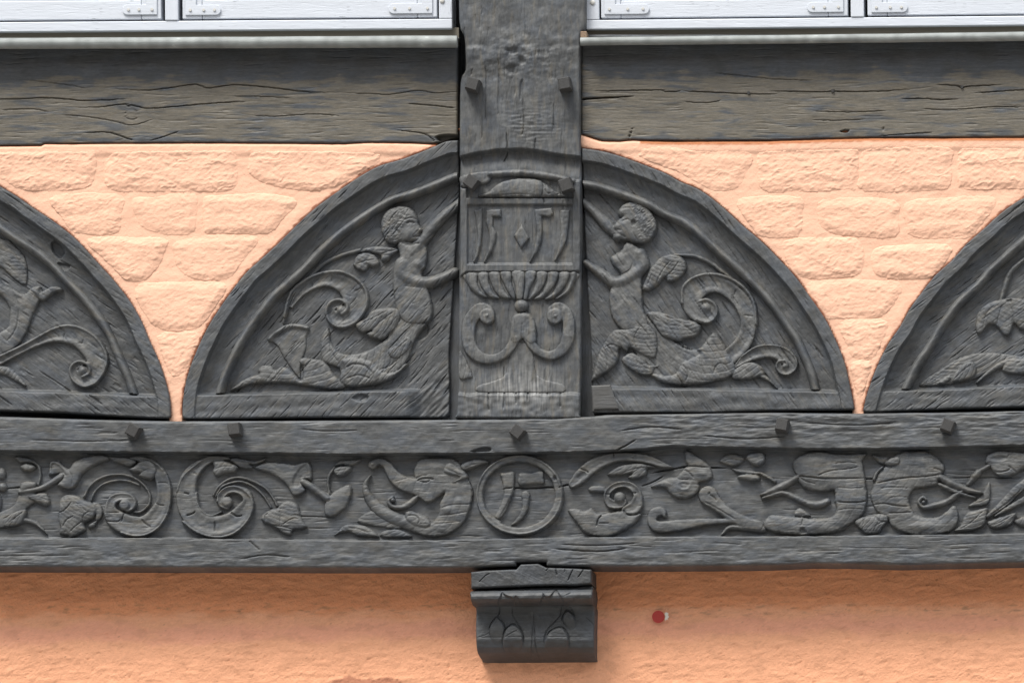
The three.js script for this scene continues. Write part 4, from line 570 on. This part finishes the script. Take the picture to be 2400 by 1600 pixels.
  // dolphin left of the medallion
  M('dolphin', [
    T(F3, [268, 222, 44, 320, 190, 34, 400, 225, 44, 470, 330, 62, 560, 395, 72, 680, 430, 78, 780, 500, 70], 12, { flat: 1 }), Q(F3, 270, 220, 30, 15),
    P(F3, [650, 260, 680, 190, 760, 155, 880, 150, 1000, 160, 1050, 185, 1080, 215, 1130, 290, 1160, 360, 1190, 440, 1190, 540, 1160, 640, 1130, 720, 1060, 800, 960, 860, 840, 885, 720, 870, 640, 820, 700, 780, 800, 760, 870, 680, 880, 600, 900, 540, 930, 480, 800, 565, 760, 500, 620, 440, 520, 405, 570, 345, 660, 370, 645, 310], 12, 26, { chip: 1.4 }),
    Q(F3, 850, 250, 150, 15, { ry: 95 }), Q(F3, 960, 640, 70, 15), Q(F3, 1060, 560, 80, 14), Q(F3, 900, 800, 110, 14, { ry: 70 }),
    T(F3, [252, 318, 8, 205, 390, 24, 212, 480, 38, 262, 560, 52, 340, 640, 62, 440, 700, 66, 560, 745, 62, 690, 805, 55], 11), P(F3, [570, 655, 620, 645, 700, 670, 780, 710, 812, 770, 780, 805, 700, 800, 620, 770, 570, 720], 14, 12),
  ], [cut(F3, [675, 375, 720, 352, 790, 348, 840, 356], 7, 6), cut(F3, [700, 372, 760, 385, 800, 365], 6, 4), cut(F3, [660, 350, 720, 325, 790, 315], 4, 2.5), cut(F3, [590, 690, 660, 690, 700, 730, 690, 770], 6, 4), cut(F3, [470, 380, 600, 345], 3, 2), cut(F3, [900, 620, 1000, 590, 1180, 590], 4, 3), cut(F3, [880, 690, 1000, 680, 1160, 650], 4, 3), cut(F3, [830, 770, 940, 760, 1100, 740], 4, 2.5), cut(F3, [300, 520, 340, 520], 4, 3)]);
  M('leaf', [P(F3, [915, 285, 950, 212, 1010, 200, 1080, 255, 1130, 290, 1152, 350, 1070, 385, 980, 390, 1060, 342, 970, 325], 17, 12)], [cut(F3, [940, 260, 1020, 290, 1120, 330], 3, 2)]);
  M('leaf', [P(F3, [1075, 225, 1180, 170, 1290, 175, 1348, 200, 1260, 232, 1180, 262, 1100, 277], 14, 10)], [cut(F3, [1110, 260, 1200, 220, 1320, 195], 3, 2)]);
  M('scroll', [T(F3, [455, 518, 16, 416, 550, 18, 440, 598, 22, 520, 612, 26, 600, 582, 30, 660, 530, 26, 712, 490, 8], 11), Q(F3, 455, 546, 24, 12)]);
  M('foliage', [P(F3, [-60, 840, 0, 780, 100, 762, 240, 800, 330, 880, 250, 888, 120, 872, 40, 835, -90, 870], 9, 12), P(F3, [335, 855, 380, 822, 480, 812, 560, 830, 630, 872, 600, 890, 360, 886], 8, 12), P(F3, [120, 745, 250, 640, 420, 690, 560, 760, 500, 810, 330, 790], 6, 16)], [cut(F3, [40, 800, 140, 810, 240, 850], 4, 2.4)]);
  // medallion
  const ring = []; for (let i = 0; i <= 32; i++) { const a = i / 32 * Math.PI * 2 - 1.2, w = 38 + 6 * Math.sin(a + 1); ring.push(1622 + 366 * Math.cos(a), 500 + 336 * Math.sin(a), w); }
  const rim = []; for (let i = 0; i <= 32; i++) { const a = i / 32 * Math.PI * 2 - 1.2; rim.push(1622 + 388 * Math.cos(a), 500 + 358 * Math.sin(a), 16); }
  const med = M('medallion', [T(F3, ring, 11, { flat: 1, chip: 1 }), T(F3, rim, 14), T(F3, [1290, 612, 14, 1340, 682, 18, 1440, 748, 14], 8)], [hollow(F3, [1330, 410, 1400, 320, 1450, 280, 1440, 330, 1370, 420], 6, 3), cut(F3, [1985, 432, 2050, 405], 6, 9), hollow(F3, [1930, 330, 1960, 320, 1970, 360, 1940, 370], 6, 3)]);
  motif('numeral', med, [P(F3, [1435, 297, 1500, 290, 1572, 287, 1572, 430, 1560, 500, 1530, 560, 1500, 640, 1440, 722, 1388, 702, 1440, 600, 1470, 500, 1470, 440, 1455, 360], 9, 8)], { cuts: [cut(F3, [1460, 445, 1560, 430], 6, 8), cut(F3, [1440, 700, 1500, 600, 1530, 530], 4, 3)] });
  motif('numeral', med, [P(F3, [1612, 302, 1720, 290, 1835, 277, 1845, 340, 1843, 395, 1720, 402, 1612, 412], 9, 8), P(F3, [1640, 468, 1715, 468, 1708, 580, 1680, 680, 1610, 752, 1552, 778, 1545, 765, 1610, 690, 1640, 600], 8, 8)], { cuts: [cut(F3, [1600, 437, 1750, 436], 6, 8)] });
  // third scroll, flower, straps
  M('scroll', [T(F4, [150, 400, 40, 220, 335, 64, 325, 240, 66, 450, 178, 56, 580, 150, 46, 720, 152, 42, 860, 178, 42, 980, 222, 28, 1065, 242, 8], 13, { flat: 1, dish: 2 }), P(F4, [105, 640, 180, 620, 260, 640, 330, 610, 375, 660, 480, 660, 600, 640, 690, 680, 785, 668, 740, 750, 640, 820, 500, 880, 400, 885, 270, 850, 190, 760], 12, 18, { chip: 1.4 }), T(F4, [640, 640, 42, 720, 610, 66, 752, 520, 46, 715, 445, 38, 640, 408, 28, 550, 415, 30, 485, 460, 34, 468, 530, 34, 510, 580, 44, 585, 590, 40, 620, 560, 34], 12, { flat: 1, dish: 2.5 }), L(F4, [790, 600, 775, 480, 720, 410, 640, 382, 540, 395, 465, 455, 445, 530, 475, 600, 540, 622], 12, 13), P(F4, [310, 420, 380, 410, 455, 425, 450, 478, 300, 465], 9, 8), Q(F4, 583, 525, 56, 17, { w: 9 })], [cut(F4, [205, 255, 270, 275, 300, 300], 5, 6), cut(F4, [530, 110, 528, 165], 4, 5), cut(F4, [700, 170, 745, 125], 4, 3), cut(F4, [360, 650, 440, 660], 6, 6), cut(F4, [370, 790, 390, 720, 420, 690], 6, 7), cut(F4, [390, 760, 490, 760], 4, 4), cut(F4, [455, 485, 520, 505], 5, 5), cut(F4, [640, 485, 745, 480], 5, 5), cut(F4, [610, 635, 650, 675, 690, 685], 5, 6), hollow(F4, [190, 330, 260, 280, 280, 320, 220, 370], 4, 4), cut(F4, [200, 620, 240, 600], 5, 5), cut(F4, [315, 380, 320, 340], 8, 9)]);
  M('leaf', [P(F4, [462, 318, 540, 250, 640, 215, 800, 205, 945, 248, 845, 252, 832, 310, 740, 352, 655, 338, 700, 300, 580, 318], 11, 11)], [cut(F4, [580, 315, 700, 265, 830, 245], 3, 2.4), cut(F4, [700, 300, 760, 260], 4, 2.4)]);
  M('flower', [P(F4, [1180, 95, 1215, 85, 1300, 140, 1390, 200, 1430, 260, 1440, 330, 1390, 370, 1315, 385, 1322, 430, 1280, 500, 1200, 532, 1110, 527, 1040, 480, 1000, 432, 870, 427, 900, 395, 970, 360, 1050, 330, 1100, 330, 1180, 250, 1210, 230, 1185, 190], 11, 18), Q(F4, 1180, 420, 120, 14, { ry: 95 }), Q(F4, 1340, 300, 85, 13, { ry: 55 })], [hollow(F4, [1120, 400, 1170, 380, 1230, 395, 1215, 440, 1150, 450], 4, 5), cut(F4, [1090, 330, 1150, 360, 1230, 355], 5, 3), cut(F4, [1180, 265, 1230, 300, 1270, 350], 5, 4), cut(F4, [940, 300, 1090, 258, 1200, 235, 1440, 245], 5, 8)]);
  M('strap', [T(F4, [1400, 505, 92, 1480, 585, 66, 1600, 680, 54, 1740, 750, 60, 1860, 780, 50], 12, { flat: 1 }), T(F4, [1000, 700, 12, 975, 650, 40, 905, 665, 50, 880, 730, 46, 920, 785, 54, 1010, 790, 56, 1150, 775, 54, 1350, 748, 36, 1600, 738, 26, 1750, 750, 30], 11, { flat: 1 }), T(F4, [1525, 862, 12, 1600, 795, 25, 1750, 800, 32, 1900, 810, 40], 10)], [cut(F4, [1395, 490, 1450, 520, 1480, 560], 6, 4), cut(F4, [1350, 555, 1440, 600, 1560, 670, 1660, 730], 5, 4), cut(F4, [1330, 590, 1420, 610, 1550, 690], 4, 3), cut(F4, [1400, 490, 1420, 480], 8, 4), cut(F4, [950, 740, 1010, 730], 4, 4)]);
  M('leaf', [P(F4, [1498, 188, 1560, 130, 1660, 120, 1740, 160, 1700, 212, 1620, 242, 1540, 212], 9, 12), P(F4, [1742, 145, 1800, 110, 1890, 105, 1928, 150, 1912, 210, 1850, 237, 1770, 197], 14, 10)], [cut(F4, [1530, 190, 1620, 170, 1700, 190], 3, 2.4)]);
  M('leaf', [P(F4, [1605, 250, 1720, 262, 1880, 282, 1892, 310, 1690, 302], 8, 7), P(F4, [1662, 342, 1720, 305, 1860, 315, 1872, 365, 1790, 372], 12, 9), L(F4, [1895, 305, 1950, 335, 2010, 372], 18, 10)]);
  // the two beaked dolphins at the right
  M('dolphin', [
    P(F5, [210, 225, 260, 150, 360, 105, 450, 95, 560, 105, 680, 120, 800, 115, 900, 120, 862, 185, 880, 300, 890, 400, 905, 500, 890, 620, 850, 700, 760, 760, 640, 830, 480, 860, 300, 872, 150, 860, 0, 830, -60, 780, 0, 690, 100, 680, 250, 700, 420, 710, 560, 700, 620, 640, 600, 560, 600, 460, 500, 470, 350, 450, 280, 400, 250, 310], 13, 30, { chip: 1.4 }),
    Q(F5, 430, 190, 190, 15, { ry: 85 }), Q(F5, 760, 500, 120, 15, { ry: 260 }), Q(F5, 420, 790, 300, 14, { ry: 70 }), T(F5, [270, 330, 26, 180, 385, 34, 60, 445, 34, -70, 495, 16], 13), T(F5, [-60, 528, 14, 60, 490, 24, 130, 478, 24, 250, 525, 32, 380, 582, 34, 480, 580, 38, 535, 555, 32], 11), P(F5, [232, 690, 240, 640, 290, 612, 340, 650, 380, 690, 300, 700], 9, 10),
  ], [cut(F5, [250, 320, 500, 350, 880, 345], 5, 7), cut(F5, [430, 330, 560, 280, 700, 265, 840, 240], 4, 4), cut(F5, [600, 210, 720, 200, 820, 210], 4, 4), cut(F5, [620, 560, 760, 572, 905, 555], 5, 7), cut(F5, [620, 640, 760, 625, 880, 635], 3, 3), cut(F5, [640, 150, 760, 160, 850, 150], 4, 3), hollow(F5, [280, 810, 320, 800, 350, 850, 290, 860], 6, 4), cut(F5, [310, 720, 300, 780], 5, 4), cut(F5, [620, 430, 760, 440, 880, 430], 3, 3), cut(F5, [240, 300, 330, 370, 440, 400], 4, 4)]);
  M('leaf', [P(F5, [782, 745, 870, 692, 960, 690, 1000, 668, 1090, 672, 1102, 740, 1050, 790, 1020, 842, 930, 862, 870, 842], 12, 16)], [cut(F5, [875, 690, 870, 780], 5, 4), cut(F5, [960, 840, 990, 780, 1060, 740], 4, 3), cut(F5, [970, 690, 1020, 740, 1090, 745], 4, 4)]);
  M('dolphin', [
    P(F5, [960, 400, 1000, 300, 1080, 225, 1130, 150, 1230, 100, 1350, 90, 1460, 100, 1550, 150, 1610, 220, 1615, 270, 1565, 340, 1550, 400, 1450, 430, 1350, 440, 1300, 490, 1290, 560, 1310, 620, 1370, 680, 1460, 705, 1570, 690, 1650, 630, 1700, 590, 1740, 640, 1740, 740, 1690, 820, 1560, 860, 1400, 875, 1250, 850, 1130, 790, 1090, 720, 1000, 660, 950, 580, 930, 500], 13, 30, { chip: 1.4 }),
    Q(F5, 1380, 200, 190, 15, { ry: 95 }), Q(F5, 1130, 500, 130, 15, { ry: 240 }), Q(F5, 1400, 790, 250, 15, { ry: 70 }),
    T(F5, [1575, 335, 32, 1700, 400, 40, 1850, 458, 28, 1965, 478, 10], 15), T(F5, [1570, 402, 20, 1680, 452, 25, 1800, 497, 20, 1905, 522, 8], 12),
  ], [cut(F5, [960, 400, 1200, 350, 1450, 330, 1600, 305], 5, 6), cut(F5, [1510, 255, 1560, 265, 1600, 280], 7, 5), cut(F5, [950, 590, 1060, 580, 1180, 600, 1300, 605], 5, 6), cut(F5, [1090, 665, 1200, 665, 1320, 655], 4, 5), cut(F5, [1420, 165, 1500, 160, 1580, 200], 4, 3), cut(F5, [1100, 530, 1200, 515, 1290, 525], 3, 3), cut(F5, [1020, 440, 1150, 430, 1290, 440], 3, 3), cut(F5, [1560, 345, 1590, 380, 1560, 410], 4, 3)]);
  M('leaf', [P(F5, [938, 125, 1030, 140, 1110, 150, 1085, 200, 1050, 222, 990, 190], 10, 9), P(F5, [1058, 217, 1110, 160, 1190, 140, 1217, 180, 1190, 227, 1110, 242], 17, 10), T(F5, [1045, 245, 14, 990, 300, 18, 965, 360, 16], 15)]);
  M('scroll', [T(F5, [1445, 540, 14, 1415, 520, 18, 1378, 560, 20, 1400, 600, 20, 1440, 612, 24, 1530, 592, 32, 1640, 557, 30, 1720, 502, 30, 1795, 452, 16], 12), Q(F5, 1422, 566, 22, 13)]);
  M('twig', [T(F5, [1828, 402, 20, 1865, 362, 28, 1885, 340, 28], 12), T(F5, [1890, 330, 34, 1925, 290, 34], 15), T(F5, [1925, 285, 20, 2028, 228, 22], 12), P(F5, [2030, 368, 2042, 480, 2020, 572, 1950, 600, 1830, 602, 1940, 512, 1990, 430], 8, 14)], [cut(F5, [1840, 590, 1950, 560, 2040, 520], 3, 2)]);
  M('flower', [P(F5, [1988, 175, 2020, 120, 2110, 90, 2230, 95, 2340, 110, 2460, 130, 2540, 200, 2440, 250, 2320, 270, 2285, 302, 2200, 332, 2110, 326, 2060, 290, 2030, 240, 1992, 212], 13, 16)], [hollow(F5, [2040, 160, 2120, 130, 2200, 150, 2160, 190, 2080, 190], 4, 6), cut(F5, [2180, 180, 2210, 130, 2250, 105], 5, 3.5), cut(F5, [2060, 280, 2150, 290, 2220, 260, 2200, 230], 6, 4), cut(F5, [2200, 230, 2280, 290], 5, 4)]);
  M('leaf', [P(F5, [1785, 710, 1830, 652, 1920, 632, 2012, 620, 2000, 730, 1960, 790, 1850, 832, 1700, 832, 1762, 780], 12, 14), P(F5, [2010, 742, 2150, 692, 2272, 660, 2250, 740, 2200, 792, 2050, 802], 11, 14), P(F5, [2250, 742, 2350, 690, 2480, 670, 2560, 740, 2480, 810, 2330, 790], 9, 14)], [cut(F5, [1740, 820, 1850, 760, 1980, 640], 4, 2.4), cut(F5, [2050, 780, 2150, 740, 2250, 680], 4, 2)]);
  M('feather', [T(F5, [2010, 695, 18, 2150, 585, 38, 2280, 455, 44, 2440, 330, 40, 2600, 220, 30], 11, { flat: 1 }), T(F5, [2080, 692, 12, 2250, 592, 26, 2440, 490, 32, 2550, 400, 26], 10, { flat: 1 })], [cut(F5, [2030, 690, 2180, 580, 2330, 440], 4, 4), cut(F5, [2100, 640, 2250, 530, 2420, 400], 4, 4)]);
  for (const [x, y, r] of [[314, 1012, 0.3], [552, 1010, 0.9], [1214, 1015, 0.1], [1834, 1001, 0.6], [2222, 1001, 0.4]]) bolt(beam, x, y, beamZ - 0.001, 20.5, r);
}

// ------------------------------------------------------------------ carved bracket under the beam
{
  const z = 0.006, t = thing('carved_bracket', 'dark carved wooden bracket under the beam', 'bracket', W(1250, 1552, wallZ));
  const color = woodColor({ pale: 0.3, worn: -0.1, bare: 0.02, k: 0.75 });  // darker tone: shade on the down-facing body is put into the colour
  const groove = pairs(K, [100, 420, 400, 402, 700, 388, 1000, 372, 1300, 366, 1600, 366, 1900, 345]);
  const head = inside(pairs(K, [130, 180, 350, 157, 770, 142, 835, 72, 1080, 62, 1195, 117, 1600, 130, 1835, 145, 1838, 348, 1600, 368, 1300, 366, 1000, 374, 700, 388, 400, 402, 132, 415]));
  const hc = [cut(K, [1330, 115, 1335, 160, 1352, 230], 7, 5), cut(K, [1585, 128, 1540, 220, 1500, 310], 6, 4), cut(K, [1735, 128, 1690, 195, 1640, 262], 6, 4), cut(K, [1465, 128, 1460, 180], 5, 3), cut(K, [1240, 115, 1190, 165], 6, 4), cut(K, [240, 330, 330, 240, 400, 200], 5, 3)];
  surface('head_block', t, woodMat, { box: boxOf(pairs(K, [110, 50, 1860, 430]), 1), dx: 1.2, z, outline: head, skirt: wallZ, grainAt: 0.4, color, h: (x, y, q) => grain(x, y, 0.5, { amp: 0.5, check: 0.6, rough: 1.4 }) - 6 * (1 - dome(q / 4)) - cutSum(hc, x, y) });
  const body = inside(spline(pairs(K, [140, 440, 132, 520, 145, 640, 178, 662, 172, 900, 178, 1180, 188, 1300, 225, 1372, 280, 1398, 900, 1396, 1500, 1392, 1825, 1388, 1848, 1340, 1850, 1000, 1858, 660, 1842, 620, 1842, 372, 1600, 392, 1300, 388, 1000, 396, 700, 410, 400, 424]), true, 2));
  const ky = (y) => (y - K.y) * K.k;
  const cuts = [
    cut(K, [520, 640, 495, 760, 400, 870, 365, 960], 8.06, 6), cut(K, [480, 790, 560, 880, 590, 950], 6.82, 5), cut(K, [560, 1070, 590, 980, 680, 895, 760, 930, 830, 1010, 848, 1100, 835, 1190], 8.68, 6), cut(K, [560, 1070, 552, 1170, 580, 1290], 4.96, 3), cut(K, [690, 640, 695, 760, 760, 880, 830, 1000], 7.44, 5),
    cut(K, [1390, 590, 1380, 750, 1300, 850, 1190, 970, 1150, 1080, 1145, 1190], 8.68, 6), cut(K, [1160, 1130, 1200, 1020, 1300, 950, 1400, 940, 1460, 1010, 1495, 1100, 1480, 1240], 8.06, 6), cut(K, [1400, 860, 1400, 790, 1470, 700, 1540, 740, 1578, 805], 7.44, 5), cut(K, [1490, 620, 1530, 700, 1560, 750], 7.44, 5),
    cut(K, [985, 640, 990, 850, 975, 1000, 965, 1150, 945, 1310, 900, 1425], 7.44, 5), cut(K, [1000, 860, 1008, 1100, 1040, 1320, 1095, 1425], 7.44, 6), cut(K, [170, 1082, 600, 1080, 1100, 1078, 1850, 1080], 3.1, 3), cut(K, [200, 1080, 300, 1050, 400, 990], 4.34, 3), cut(K, [590, 1080, 690, 1020, 770, 980], 4.34, 4), cut(K, [1720, 790, 1800, 860, 1860, 920], 4.96, 4), cut(K, [1450, 530, 1640, 430, 1830, 360], 4.34, 4), cut(K, [1600, 600, 1605, 548, 1840, 545], 3.72, 3),
    hollow(K, [575, 462, 620, 510, 720, 552, 735, 640, 505, 640, 550, 540], 12, 2), hollow(K, [765, 522, 830, 590, 850, 630, 730, 630], 9, 2), hollow(K, [1155, 470, 1190, 532, 1260, 522, 1330, 415, 1370, 470, 1400, 520, 1445, 640, 1100, 640, 1150, 540], 10, 2),
  ];
  const drop = [[365, 1000, 385, 900, 430, 830, 482, 792, 545, 860, 590, 950, 575, 1040, 545, 1160, 470, 1180, 400, 1120], [556, 1150, 590, 985, 680, 900, 765, 930, 832, 1012, 848, 1100, 832, 1200, 770, 1290, 650, 1310, 575, 1260], [1145, 1180, 1165, 1100, 1205, 1022, 1300, 952, 1400, 942, 1462, 1012, 1495, 1105, 1478, 1230, 1400, 1300, 1250, 1300, 1170, 1250], [1405, 850, 1410, 780, 1472, 702, 1540, 745, 1580, 810, 1590, 900, 1540, 980, 1480, 960, 1430, 900]].map((a) => { const p = spline(pairs(K, a), true, 3), f = inside(p), b = boxOf(p, 2), y0 = b[1], y1 = b[3]; return { b, h: (x, y) => { const q = f(x, y); return q < 0 ? 0 : 8.5 * dome(q / 5) * step(y1, y0 + (y1 - y0) * 0.35, y); } }; });
  const leafUp = (x, y) => cutSum(drop, x, y);
  const prof = [[340, -18], [420, -13], [445, -3], [480, 5], [520, 8], [560, 7], [595, 0], [625, -13], [650, -29], [720, -37], [850, -39], [1000, -37], [1120, -36], [1220, -41], [1290, -52], [1345, -71], [1385, -95], [1420, -112]];
  surface('body', t, woodMat, { box: boxOf(pairs(K, [110, 360, 1880, 1470]), 1), dx: 1.3, z, outline: body, skirt: wallZ, grainAt: 0, color, h: (x, y, q) => { const k = ky(y), off = k < 640 ? interp(groove, x) * 0 + (((x - 1250) / 150) * 12) : 0; return Math.max(-110, interp(prof, k + off)) + grain(x, y, 0.1, { amp: 0.22, check: 0.4, rough: 1.5 }) - 3 * (1 - dome(q / 4)) - 0.5 * cutSum(cuts, x, y) + leafUp(x, y); } });
}

// ------------------------------------------------------------------ windows and their drip sills
function windowUnit(label, o) {
  const t = thing('casement_window', label, 'window', W(o.x0, o.y0, -0.05), 'white casement windows');
  t.rotation.z = o.turn;
  const box = (name, parent, x0, x1, y0, y1, z, depth, lab, mat = whiteMat) => {      // y0 above y1, in traced units from the thing's base
    const w = (x1 - x0) * S, h = (y1 - y0) * S, g = new RoundedBoxGeometry(w, h, depth, 2, Math.min(0.0022, w / 3, h / 3, depth / 3));
    const p = g.attributes.position, uv = g.attributes.uv, lie = w > h; for (let i = 0; i < p.count; i++) { const a = p.getX(i) + x0 * S, b = p.getY(i) + y0 * S + p.getZ(i); lie ? uv.setXY(i, a / 0.5, b / 0.5) : uv.setXY(i, b / 0.5, a / 0.5); }
    const m = put(name, g, mat, parent, lab); m.position.set(((x0 + x1) / 2 - o.x0) * S, (o.y0 - (y0 + y1) / 2) * S, z - depth / 2); return m;
  };
  const [fy0, fy1] = o.frame, TOP = -330;
  box('bottom_rail', t, o.x0, o.x1, fy0, fy1, 0.034, 0.07);
  for (const [a, b] of o.jambs) { box('jamb', t, a, b, TOP, fy0 - 0.4, 0.034, 0.07); }
  for (const [a, b] of o.mullions) box('mullion', t, a, b, TOP, fy0 - 0.4, 0.036, 0.07);
  for (const c of o.casements) {
    const g = new THREE.Group(); g.name = 'casement'; t.add(g);
    const [a, b] = c.x, lo = fy0 - 5, hi = c.rail;
    box('stile', g, a, a + 46, TOP, lo, 0.03, 0.045); box('stile', g, b - 46, b, TOP, lo, 0.03, 0.045);
    box('rail', g, a + 46.4, b - 46.4, hi, lo, 0.0295, 0.045);
    box('glazing_bead', g, a + 46.4, b - 46.4, hi - 12, hi - 0.4, 0.024, 0.03);
    box('pane', g, a + 46.4, b - 46.4, TOP, hi - 12.4, 0.006, 0.004, undefined, new THREE.MeshStandardMaterial({ color: 0x11151a, roughness: 0.08 }));
    for (const [px0, px1, side] of c.plates) {
      const w = px1 - px0, th = 22, s = new THREE.Shape(), f = (x, y) => [(side > 0 ? x : w - x) * S, y * S], r = th / 2, tall = 120, leg = 24;
      const pts = [f(0, 0)]; for (let i = 0; i <= 8; i++) { const q = -Math.PI / 2 + Math.PI * i / 8; pts.push(f(w - r + r * Math.cos(q), r + r * Math.sin(q))); } pts.push(f(leg, th), f(leg, tall), f(0, tall));
      pts.forEach(([x, y], i) => s[i ? 'lineTo' : 'moveTo'](x, y));
      const ge = new THREE.ExtrudeGeometry(s, { depth: 0.0022, bevelEnabled: true, bevelSize: 0.0006, bevelThickness: 0.0006, bevelSegments: 1 }), m = put('corner_plate', ge, whiteMat, g);
      m.position.set((px0 - o.x0) * S, (o.y0 - c.plateY) * S, 0.0308);
      for (const [sx, sy] of [[leg / 2 - 1, th / 2], [w * 0.52, th / 2], [w - 14, th / 2], [leg / 2 - 1, th / 2 + 31]]) { const cg = new THREE.CylinderGeometry(3.1 * S, 3.6 * S, 0.0026, 12); cg.rotateX(Math.PI / 2); const sc = put('screw', cg, steelMat, g), [ax, ay] = f(sx, sy); sc.position.set(m.position.x + ax, m.position.y + ay, 0.0346); }
    }
  }
  for (const [x, y] of o.screws) { const cg = new THREE.SphereGeometry(6 * S, 14, 8); cg.scale(1, 1, 0.5); const m = put('screw', cg, steelMat, t); m.position.set((x - o.x0) * S, (o.y0 - y) * S, 0.035); }
  return t;
}
windowUnit('white casement window left of the post, with corner plates', { x0: -150, x1: 1067, y0: 84, turn: Math.atan(8 / 1060), frame: [60, 83], jambs: [[1036, 1067]], mullions: [[393, 424]], screws: [[1044, 18]],
  casements: [{ x: [-215, 383], rail: 10, plates: [[293, 373, -1]], plateY: 44 }, { x: [433, 1031], rail: 10, plates: [[441, 523, 1], [918, 1020, -1]], plateY: 46 }] });
windowUnit('white casement window right of the post, with corner plates', { x0: 1376, x1: 2550, y0: 76, turn: Math.atan(10 / 1000), frame: [54, 76], jambs: [[1376, 1407]], mullions: [[1998, 2029]], screws: [[1392, 13]],
  casements: [{ x: [1411, 1991], rail: 8, plates: [[1420, 1524, 1], [1896, 1980, -1]], plateY: 40 }, { x: [2037, 2615], rail: 8, plates: [[2047, 2131, 1]], plateY: 42 }] });
function dripSill(label, x0, x1, yA, yB, rA, rB, endCap) {     // rolled zinc edge on a sheet that runs back under the window
  const z = 0.022, a = W(x0, yA, z), b = W(x1, yB, z), mid = a.clone().add(b).multiplyScalar(0.5), t = thing('drip_sill', label, 'window sill', mid, 'zinc drip sills');
  const len = a.distanceTo(b), ang = Math.atan2(b.y - a.y, b.x - a.x);
  const g = new THREE.CylinderGeometry(rB * S, rA * S, len, 28, 60); g.rotateZ(-Math.PI / 2);
  const p = g.attributes.position; for (let i = 0; i < p.count; i++) { const q = p.getX(i); p.setY(i, p.getY(i) + 0.0006 * noise(q * 6, 2)); p.setZ(i, p.getZ(i) + 0.0008 * noise(q * 4, 9)); }
  const uv = g.attributes.uv; for (let i = 0; i < uv.count; i++) uv.setXY(i, p.getX(i) / 0.5, Math.atan2(p.getY(i), p.getZ(i)) * 0.03);
  g.computeVertexNormals(); t.rotation.z = ang;
  put('rolled_edge', g, zincMat, t);
  const sh = new THREE.BoxGeometry(len - 0.004, 0.0015, 0.06); sh.rotateX(0.22); const m = put('sheet', sh, zincMat, t); m.position.set(0, 0.013, -0.036);
  const up = put('upstand', new THREE.BoxGeometry(len - 0.006, 0.036, 0.012), new THREE.MeshStandardMaterial({ color: new THREE.Color().setRGB(0.16, 0.145, 0.115), roughness: 0.8 }), t, 'dull olive brown strip under the frame'); up.position.set(0, 0.02, -0.058);
  if (endCap) { const c = put('end_block', new RoundedBoxGeometry(0.013, 0.02, 0.05, 2, 0.002), new THREE.MeshStandardMaterial({ color: new THREE.Color().setRGB(0.25, 0.17, 0.11), roughness: 0.8, bumpMap: grainBump, bumpScale: 0.001 }), t, 'bare brown wooden end block'); c.position.set(endCap * (len / 2 - 0.006), 0.012, -0.03); }
}
dripSill('rolled zinc drip sill under the window left of the post', -150, 1070, 102.5, 97.5, 12.5, 14, 0);
dripSill('rolled zinc drip sill under the window right of the post', 1359, 2550, 97.5, 83.5, 9.5, 10.8, -1);

scene.traverse((o) => { if (o.userData.carve) delete o.userData.carve; });
renderer.render(scene, camera);
